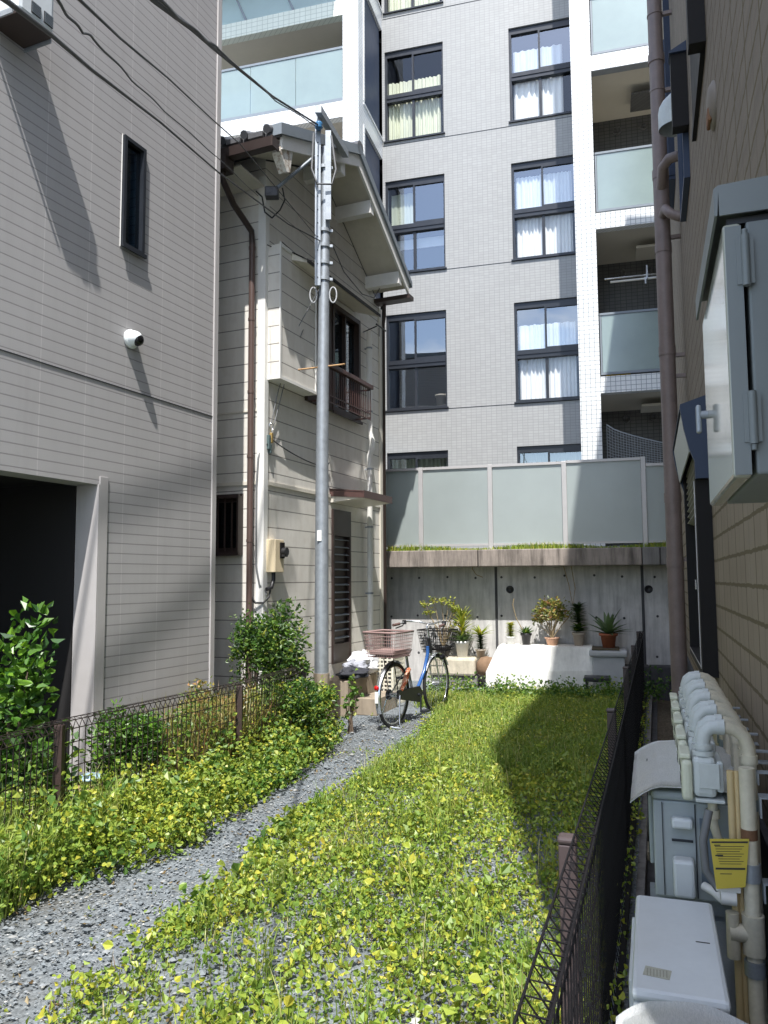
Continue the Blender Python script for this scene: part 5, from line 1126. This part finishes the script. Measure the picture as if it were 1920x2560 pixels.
# ================================================================ mesh fences
def mesh_panel(L_,h,z0,fold,side,rw=.0027,step=.05,hz=None,dense=False):
    """panel in its own frame: x along 0..L_, y across, z up"""
    mb=MB(); n=int(L_/step)
    def w4(pts,r=rw): mb.tube(pts,r,4,False)
    ft=fold
    for i in range(n+1):
        x=i*L_/n
        w4([(x,0,z0+.06),(x,0,z0+h-ft*1.3),(x,side*ft,z0+h),(x,-side*ft*.45,z0+h-.004),(x,0,z0+h-ft*1.3)])
        w4([(x,0,z0+.07),(x,side*ft*.8,z0+.02),(x,-side*ft*.3,z0+.01),(x,0,z0+.07)])
    for (y,z) in [(side*ft,z0+h),(-side*ft*.45,z0+h-.004),(0,z0+h-ft*1.3),(0,z0+.07),(side*ft*.8,z0+.02),(-side*ft*.3,z0+.01)]+[(0.004,z0+q) for q in (hz or [])]:
        w4([(0,y,z),(L_,y,z)],rw*1.25)
    return mb
def fence_run(name,label,cat,fr,xs,h,z0,fold,side,mat,postmat,step,hz,yo=0,post=.05,posty=0,pz=-.1):
    t=thing(name,label,cat,fr,(xs[0],0,0))
    for a,b in zip(xs,xs[1:]):
        m=mesh_panel(b-a-.02,h,z0,fold,side,step=step,hz=hz); m.v=[(p[0]+a+.01,p[1]+yo,p[2]) for p in m.v]; part('mesh_panel',m,mat,t)
    return t
FR=Fr(-.224,0,math.degrees(math.atan2(1,.3462)))
XS=[.13,2.48,4.83,7.09,9.31,11.7]
rf_=fence_run('mesh_fence','dark brown wire mesh fence with a folded top edge beside the alley','fence',FR,XS,.86,0.0,.038,1,MT['black_fence'],MT['brown_post'],.0575,[.2,.4,.6,.74])
for x in XS[1:]:
    p=part('post',MB().box(x-.025,x+.025,.035,.085,-.1,.83,.004),MT['brown_post'],rf_); part('post_cap',MB().box(x-.028,x+.028,.032,.088,.831,.852,.008),MT['brown_post'],p)
# dense privacy strip and rail behind the near mesh
part('lower_rail',MB().box(.1,11.7,-.035,-.012,.02,.045),MT['black_fence'],rf_)
cb=thing('fence_curb','long grey concrete curb under the mesh fence along the alley','curb',FR,(.1,0,-.2))
x=.1
while x<11.8: part('curb_block',MB().box(x,min(x+.597,11.8),-.10,.04,-.25,-.012,.006),MT['conc_grey'],cb); x+=.6
single('alley_drain',MB().box(.1,11.7,-.16,-.101,-.2,-.10),MT['conc_dark'],'dark gutter strip running along the curb in the alley','gutter',FR,(.1,-.13,-.2))
# left fence: three bays along two bends
LP=[(-2.15,3.55),(-1.91,4.69),(-1.16,6.35),(-.78,7.60)]
lf=thing('mesh_fence','low brown wire mesh fence overgrown by weeds on the left of the path','fence',G,(LP[0][0],LP[0][1],0))
for a,b in zip(LP,LP[1:]):
    L_=math.dist(a,b); m=mesh_panel(L_,.76,.02,.045,1,rw=.003,step=.05,hz=[.16,.32,.48,.62])
    f=Fr(a[0],a[1],math.degrees(math.atan2(b[1]-a[1],b[0]-a[0]))); m.v=[tuple(f.w(p)) for p in m.v]; part('mesh_panel',m,MT['brown_fence'],lf)
for a in LP: part('post',MB().box(a[0]-.025,a[0]+.025,a[1]-.025,a[1]+.025,-.1,.76,.003),MT['darkwood'],lf)

MT['stem']=leafmat('weed_stem',(0,(.16,.13,.05)),(.6,(.24,.22,.08)),(1,(.30,.16,.09)),gloss=.02)
MT['litter']=leafmat('leaf_litter',(0,(.16,.10,.05)),(.5,(.30,.20,.10)),(1,(.42,.33,.20)),gloss=.02)
# ================================================================ vegetation
def inpoly(P,poly):
    x,y=P[:,0],P[:,1]; c=np.zeros(len(P),bool); n=len(poly); j=n-1
    for i in range(n):
        xi,yi=poly[i]; xj,yj=poly[j]
        c^=((yi>y)!=(yj>y))&(x<(xj-xi)*(y-yi)/(yj-yi+1e-12)+xi); j=i
    return c
def gp(pts): return [tuple(G.hit(px,py,2,0.0))[:2] for px,py in pts]
lft=[(-150,2330),(0,2310),(100,2262),(180,2236),(350,2185),(470,2140),(560,2085),(640,2040),(740,1975),(800,1925),(850,1880),(868,1840),(840,1790),(900,1770),(1000,1775)]
rgt=[(1105,1770),(1080,1800),(1045,1850),(985,1890),(915,1940),(850,1985),(800,2020),(700,2075),(655,2130),(600,2200),(480,2290),(370,2370),(270,2440),(190,2500),(120,2600),(-200,2800)]
lft=[(a-(28 if 300<a<1000 else 10),b) for a,b in lft]
PATH=gp(lft+rgt)
def vnoise(P,sc,seed):
    r=np.random.default_rng(seed); g=r.random((64,64)); q=P[:,:2]*sc+31.7; i=np.floor(q).astype(int); f=q-i; f=f*f*(3-2*f)
    a=g[i[:,0]%64,i[:,1]%64]; b=g[(i[:,0]+1)%64,i[:,1]%64]; c=g[i[:,0]%64,(i[:,1]+1)%64]; d=g[(i[:,0]+1)%64,(i[:,1]+1)%64]
    return (a*(1-f[:,0])+b*f[:,0])*(1-f[:,1])+(c*(1-f[:,0])+d*f[:,0])*f[:,1]
# right-hand field
n=15000; Y=rng.uniform(1.6,11.0,n); X=rng.uniform(-3.2,1,n)*0+rng.uniform(-3.0,3.6,n); P=np.stack([X,Y],1)
ok=(X<fence_x(Y)-.02)&~inpoly(P,PATH)&(X>-.9+0*Y)|((X<=-.9)&(Y<4.2)&~inpoly(P,PATH)&(X>-2.2))
# keep right side of the path only
pc=np.array(PATH); 
def pathmid(y):
    k=[(2.2,-2.2),(3.0,-1.35),(3.6,-.95),(4.2,-.72),(5,-.5),(6,-.33),(7,-.16),(8,-.1),(9,.2),(10,.4),(11,.6)]; return np.interp(y,[a for a,_ in k],[b for _,b in k])
side=X-pathmid(Y)
d1=vnoise(P,1.6,1); d2=vnoise(P,5.0,2)
dens=np.clip((d1*.6+d2*.55-.25)*4.0,0.16,1); dens=np.where(Y>6.5,1.0,dens)
keep=ok&(side>0)&(rng.random(n)<dens)
C=P[keep]; print('weed plants R',len(C))
def plants(C,hmax,nl,L,spread,mat,name,label,shape=6,wr=.72,up=.25,zb=0.0,hn=None):
    m=len(C); hp=rng.uniform(.35,1,m)*hmax*(hn if hn is not None else 1)
    k=rng.integers(nl[0],nl[1],m); idx=np.repeat(np.arange(m),k); N_=len(idx)
    r=np.sqrt(rng.random(N_))*spread; a=rng.uniform(0,2*np.pi,N_); q=rng.random(N_)**.7
    Pp=np.stack([C[idx,0]+r*np.cos(a),C[idx,1]+r*np.sin(a),zb+hp[idx]*q*(1-.35*r/spread)+.008],1)
    ln=rng.uniform(.6,1.15,N_)*L
    V,F=leaf_arrays(Pp,randdir(N_,up),ln,ln*wr,shape=shape); o=npobj(name,V,F,mat); setp(o,label,'weeds',kind='stuff'); return o
near=C[:,1]<6.8
plants(C[near],.15,(9,16),.031,.11,MT['weed'],'weed_cover','sunlit patchy yellow green weeds on gravel right of the path',up=.55)
far=C[~near]
far=far[(far[:,0]<fence_x(far[:,1])-.02)&(far[:,1]<11.0)]
plants(far,.14,(10,16),.030,.12,MT['weed'],'weed_cover','denser green weeds in the shaded far half of the yard',shape=4)
P2=np.stack([rng.uniform(-3,3.4,16000),rng.uniform(2.2,7.4,16000)],1); ok2=(P2[:,0]<fence_x(P2[:,1])-.02)&~inpoly(P2,PATH)&(P2[:,0]>pathmid(P2[:,1]))&(vnoise(P2,3.1,21)+.35*vnoise(P2,9,22)>.62)
plants(P2[ok2],.07,(5,10),.018,.07,MT['weed_g'],'weed_cover','low matted small leaved weeds between the taller yellow green ones',shape=4,wr=.8,up=.6)
P3=np.stack([rng.uniform(-3,3.4,2600),rng.uniform(2.2,8,2600)],1); ok3=(P3[:,0]<fence_x(P3[:,1])-.02)
plants(P3[ok3],.02,(1,3),.03,.05,MT['litter'],'leaf_litter','dry brown fallen leaves and bits scattered on the gravel',shape=4,wr=.5,up=.05)
k_=np.nonzero(near)[0]; kb=k_[rng.random(len(k_))<.05]
plants(C[kb],.26,(5,9),.055,.10,MT['weed'],'weed_cover','taller broad leaved weeds standing out of the sunlit carpet',up=.35)
kc=k_[rng.random(len(k_))<.10]
plants(C[kc]+.03,.22,(10,18),.022,.06,MT['weed_g'],'weed_cover','small clumps of darker fine leaved weeds in the sunlit field',shape=4,wr=.45,up=.5)
kt=np.repeat(k_[rng.random(len(k_))<.035],26); T_=C[kt]+rng.normal(size=(len(kt),2))*.035
V,F=blades(np.stack([T_[:,0],T_[:,1],np.zeros(len(T_))],1),rng.uniform(.10,.30,len(T_)),.0045,.8); o=npobj('grass',V,F,MT['grass']); setp(o,'scattered pale tufts of longer grass in the sunlit field','grass',kind='stuff')
ks=np.repeat(k_,2); T_=C[ks]+rng.normal(size=(len(ks),2))*.05
V,F=blades(np.stack([T_[:,0],T_[:,1],np.zeros(len(T_))],1),rng.uniform(.05,.13,len(T_)),.003,.5); o=npobj('weed_stems',V,F,MT['stem']); setp(o,'thin reddish stems under the weed leaves','weeds',kind='stuff')
# thin grass over the whole right field
n=120000; Y=rng.uniform(2.4,11.05,n)**1.0; X=rng.uniform(-2.2,3.6,n); P=np.stack([X,Y],1); d=vnoise(P,2.2,5)
ok=(X<fence_x(Y)-.02)&~inpoly(P,PATH)&(X>pathmid(Y))&(rng.random(n)<np.where(Y>6.3,.95,np.where(d>.6,.35,.10)))
P=P[ok]; hh=rng.uniform(.04,.14,len(P))*np.where(P[:,1]>6.5,1.1,.7)*(.6+.8*vnoise(P,1.4,77))
V,F=blades(np.stack([P[:,0],P[:,1],np.zeros(len(P))],1),hh,.0055,.8); o=npobj('grass',V,F,MT['grass']); setp(o,'fine pale green grass growing among the weeds of the yard','grass',kind='stuff'); print('blades',len(P))
# tall stalks in front of the white ledge
Cs=np.stack([rng.uniform(.6,3.2,240),np.zeros(240)],1); Cs[:,1]=11.35-.27*Cs[:,0]+rng.uniform(-.5,.05,240)
plants(Cs,.36,(8,15),.05,.07,MT['weed_g'],'weed_cover','taller weeds standing before the white ledge',shape=4)
# sparse seedlings and grass on the gravel path
n=900; Y=rng.uniform(2.4,9.5,n); X=rng.uniform(-2.6,1,n); P=np.stack([X,Y],1); ok=inpoly(P,PATH)&(vnoise(P,3,9)>.60)
plants(P[ok],.035,(3,8),.025,.05,MT['weed'],'weed_cover','sparse low seedlings scattered on the gravel path',shape=4)
# left bank between path and fence
def bankx(y): # fence x at given y
    return np.interp(y,[p[1] for p in LP],[p[0] for p in LP])
n=9500; Y=rng.uniform(2.6,8.3,n); X=rng.uniform(-3.4,.3,n); P=np.stack([X,Y],1)
ok=(X>bankx(Y)-.25)&~inpoly(P,PATH)&(X<pathmid(Y)); 
P=P[ok]; mid=pathmid(P[:,1]); wdt=np.clip((mid-P[:,0])/.9,0,1)
hn=.25+wdt**1.2*1.0; hn*=.7+.6*vnoise(P,1.8,11); print('bank',len(P))
plants(P,.46,(10,18),.036,.10,MT['weed'],'weed_cover','thick sunlit yellow green weeds on the bank below the left fence',hn=hn)
kb=rng.random(len(P))<.10; plants(P[kb],.62,(9,16),.055,.12,MT['weed_g'],'weed_cover','taller green broad leaved weeds rising along the left fence',hn=hn[kb])
m_=(P[:,1]>5.6)
plants(P[m_][::2],.50,(8,15),.042,.12,MT['weed_g'],'weed_cover','mid green weeds crowding the pole base and fence end',hn=hn[m_][::2])
# loose stones on the gravel
def stones(n,poly,smin,smax,name,label,mat,zmax=.02):
    Vs=[];Fs=[];base=0; ico=[(0,0,1),(.9,0,.3),(.28,.85,.3),(-.72,.52,.3),(-.72,-.52,.3),(.28,-.85,.3),(0,0,-1)]
    fc=[(0,1,2),(0,2,3),(0,3,4),(0,4,5),(0,5,1),(6,2,1),(6,3,2),(6,4,3),(6,5,4),(6,1,5)]
    Yq=rng.uniform(2.3,9.3,n*4); Xq=rng.uniform(-2.8,1,n*4); Pq=np.stack([Xq,Yq],1); Pq=Pq[inpoly(Pq,poly)][:n]
    for (x,y) in Pq:
        s=random.uniform(smin,smax)*(1 if random.random()<.93 else 2.2); a=random.uniform(0,6.3); sx,sy,sz=s*random.uniform(.7,1.3),s*random.uniform(.6,1.1),s*random.uniform(.4,.8)
        for p in ico:
            px=p[0]*sx*random.uniform(.8,1.2); py=p[1]*sy*random.uniform(.8,1.2); Vs.append((x+px*math.cos(a)-py*math.sin(a),y+px*math.sin(a)+py*math.cos(a),.012+p[2]*sz))
        Fs+=[tuple(i+base for i in f) for f in fc]; base+=7
    o=npobj(name,np.array(Vs),Fs,mat); setp(o,label,'gravel',kind='stuff')
m=M_('loose_stone'); gi=m.n('ShaderNodeNewGeometry'); MT['stone_mix']=m.out(m.ramp(gi.outputs['Random Per Island'],(0,(.11,.124,.132)),(.5,(.165,.186,.198)),(.85,(.225,.24,.25)),(.97,(.28,.27,.24)),(1,(.5,.5,.48))),.8)
stones(6500,PATH,.006,.017,'loose_gravel','loose blue grey crushed stones on the path','',) if 0 else stones(9500,PATH,.004,.010,'loose_gravel','loose blue grey crushed stones lying on the path',MT['stone_mix'])
YP=[(-3,2.2),(1.2,2.2),(2.4,7.5),(-.2,7.5)]
stones(5200,YP,.005,.013,'loose_gravel','loose grey stones showing between the weeds',MT['stone_mix'])
# ---- bushes
def bush(name,label,cx,cy,rx,ry,z0,z1,nleaf,L,mat,seed,lobes=7,trunk=True,shape=4,cat='bush',wr=.5,group=None,extra=None):
    global rng
    t=thing(name,label,cat,G,(cx,cy,0),group); r=np.random.default_rng(seed)
    lc=np.stack([cx+r.uniform(-.6,.6,lobes)*rx,cy+r.uniform(-.6,.6,lobes)*ry,z0+(z1-z0)*r.uniform(.35,.85,lobes)],1); ls=r.uniform(.28,.5,lobes)
    i=r.integers(0,lobes,nleaf); d=r.normal(size=(nleaf,3)); d/=np.linalg.norm(d,axis=1,keepdims=True); q=r.random((nleaf,1))**.4
    P=lc[i]+d*q*np.stack([ls[i]*rx*1.3,ls[i]*ry*1.3,ls[i]*(z1-z0)*.8],1); P=P[P[:,2]>.03]
    N=d[:len(P)]*0+randdir(len(P),.2)+ (P-np.array([cx,cy,(z0+z1)/2]))*.9; N/=np.linalg.norm(N,axis=1,keepdims=True)
    ln=r.uniform(.6,1.15,len(P))*L
    br_=MB()
    for c in lc: br_.tube([(cx+r.uniform(-.05,.05),cy,0),(cx*.5+c[0]*.5,cy*.5+c[1]*.5,c[2]*.6),tuple(c)],.01,6,rs=[.013,.009,.004])
    part('stem',br_,MT['bark'],t); leafpart('foliage',t,P,N,ln,ln*wr,mat,shape=shape)
    if extra:
        mt,fr2=extra; k=int(len(P)*fr2); j=r.integers(0,len(P),k); leafpart('foliage',t,P[j]+r.normal(size=(k,3))*.04,randdir(k,.3),ln[j]*.9,ln[j]*.45,mt)
    return t
def at(px,py,Y): d=ray(px,py); return CAM+d*(Y/d.y)
a=at(55,1700,4.95); bush('leafy_bush','bright green glossy leaved bush rising behind the left fence at the photo edge',a.x-.07,4.95,.27,.26,.2,1.36,620,.085,MT['camellia'],21,9,shape=6,wr=.5)
a=at(30,1950,4.9); bush('leafy_bush','dark shaded lower bush behind the fence at the left edge',a.x,4.85,.42,.3,.0,.75,1100,.07,MT['shrub'],22,9,shape=6)
a=at(345,1880,5.9); bush('round_shrub','rounded dark green shrub before the siding wall corner',a.x,5.75,.27,.27,.03,.62,1500,.055,MT['camellia'],23,9,extra=(MT['shrub'],.8))
a=at(455,1850,6.3); bush('wild_shrub','loose green shrub right of the rounded one behind the fence',a.x,6.1,.28,.3,.03,.68,1300,.05,MT['weed_g'],24,8)
a=at(560,1760,6.9); bush('yellow_bush','yellow and orange tinged bush behind the middle of the left fence',a.x-.02,6.9,.36,.3,.03,.72,1900,.05,MT['shrub_y'],25,9,extra=(MT['dry'],.25))
a=at(640,1640,7.7); bush('tall_shrub','lower left dome of the tall green shrub before the cream house',a.x-.02,7.75,.24,.2,.3,1.22,1100,.055,MT['shrub'],26,8,extra=(MT['weed_g'],.5))
a=at(705,1600,7.55); bush('tall_shrub','tall domed green shrub left of the pole before the cream house',a.x,7.6,.27,.24,.25,1.30,2300,.058,MT['shrub'],27,9,extra=(MT['weed_g'],.5))
a=at(700,1790,7.3); bush('vine_mass','dark tangle of vines over the end post of the left fence',a.x,7.2,.42,.3,.0,.75,2300,.055,MT['shrub'],28,9,extra=(MT['weed'],.4))
a=at(805,1830,7.9); bush('vine_mass','bright green vines climbing round the pole base',a.x+.02,7.75,.30,.25,.0,.52,1500,.055,MT['weed_g'],29,9,extra=(MT['weed'],.5))
a=at(900,1760,8.2); bush('creeper','thin heart leaved creeper rising beside the lower step',a.x-.1,8.35,.10,.08,.0,.55,60,.075,MT['weed_g'],31,4,shape=6,wr=.8)
a=at(500,1810,6.5); bush('yellow_bush','orange and straw coloured tangle low behind the fence, left of the yellow bush',a.x,6.45,.30,.22,.0,.55,1200,.045,MT['shrub_y'],33,8,extra=(MT['dry'],.5))
# dry grass behind the fence and wispy grass near the left post
n=1700; q=rng.random(n); Y=5.8+q*1.4; X=bankx(Y)-rng.uniform(.02,.55,n)
V,F=blades(np.stack([X,Y,np.zeros(n)],1),rng.uniform(.3,.8,n),.007,.5); o=npobj('dry_grass',V,F,MT['dry']); setp(o,'tall straw and orange dry grass behind the left fence','grass',kind='stuff')
n=2600; Y=rng.uniform(3.5,5.2,n); X=bankx(Y)+rng.uniform(-.35,.28,n)
V,F=blades(np.stack([X,Y,np.zeros(n)],1),rng.uniform(.15,.5,n),.007,.7); o=npobj('dry_grass',V,F,MT['grass']); setp(o,'wispy pale grass around the nearest left fence post','grass',kind='stuff')
# weeds inside the alley fence
n=60; X=rng.uniform(3.3,3.75,n); Y=10.6+rng.uniform(-.4,.3,n); plants(np.stack([X,Y],1),.5,(4,8),.05,.06,MT['shrub'],'weed_cover','dark weeds at the far end of the alley fence',shape=4)
t=thing('water_tap','small blue topped tap on a terracotta base behind the near left fence post','tap',G,tuple(at(225,1915,5.2)*1)[:2]+(0,))
q=at(225,1900,5.3); part('base',MB().lathe([(0,0),(.07,0),(.09,.30),(.0,.30)],(q.x,q.y,0),16),MT['clay'],t); part('lid',MB().lathe([(0,.302),(.10,.302),(.105,.315),(.07,.325),(0,.33)],(q.x,q.y,0),20),paint('pale_blue_plastic',(.35,.50,.62),.35),t)

# street cables overhead, outside the picture: their soft shadows cross the grey siding
_ld=Vector((-math.sin(SUN_AZ)*math.cos(SUN_EL),-math.cos(SUN_AZ)*math.cos(SUN_EL),-math.sin(SUN_EL)))
for (a,b),lb in ((((215,1300),(545,1180)),'thick street cable high above the yard, nearer of two outside the picture'),(((290,1660),(545,1440)),'thick street cable high above the yard, farther of two outside the picture')):
    A1=LH.w(LH.hit(*a,1,0.0))-_ld*7.5; B1=LH.w(LH.hit(*b,1,0.0))-_ld*7.5; d=(B1-A1).normalized()
    single('street_cable',MB().tube([A1-d*2.5,A1,B1,B1+d*1.5],.020,8),MT['wire'],lb,'cable',G,tuple(A1),'overhead street cables')
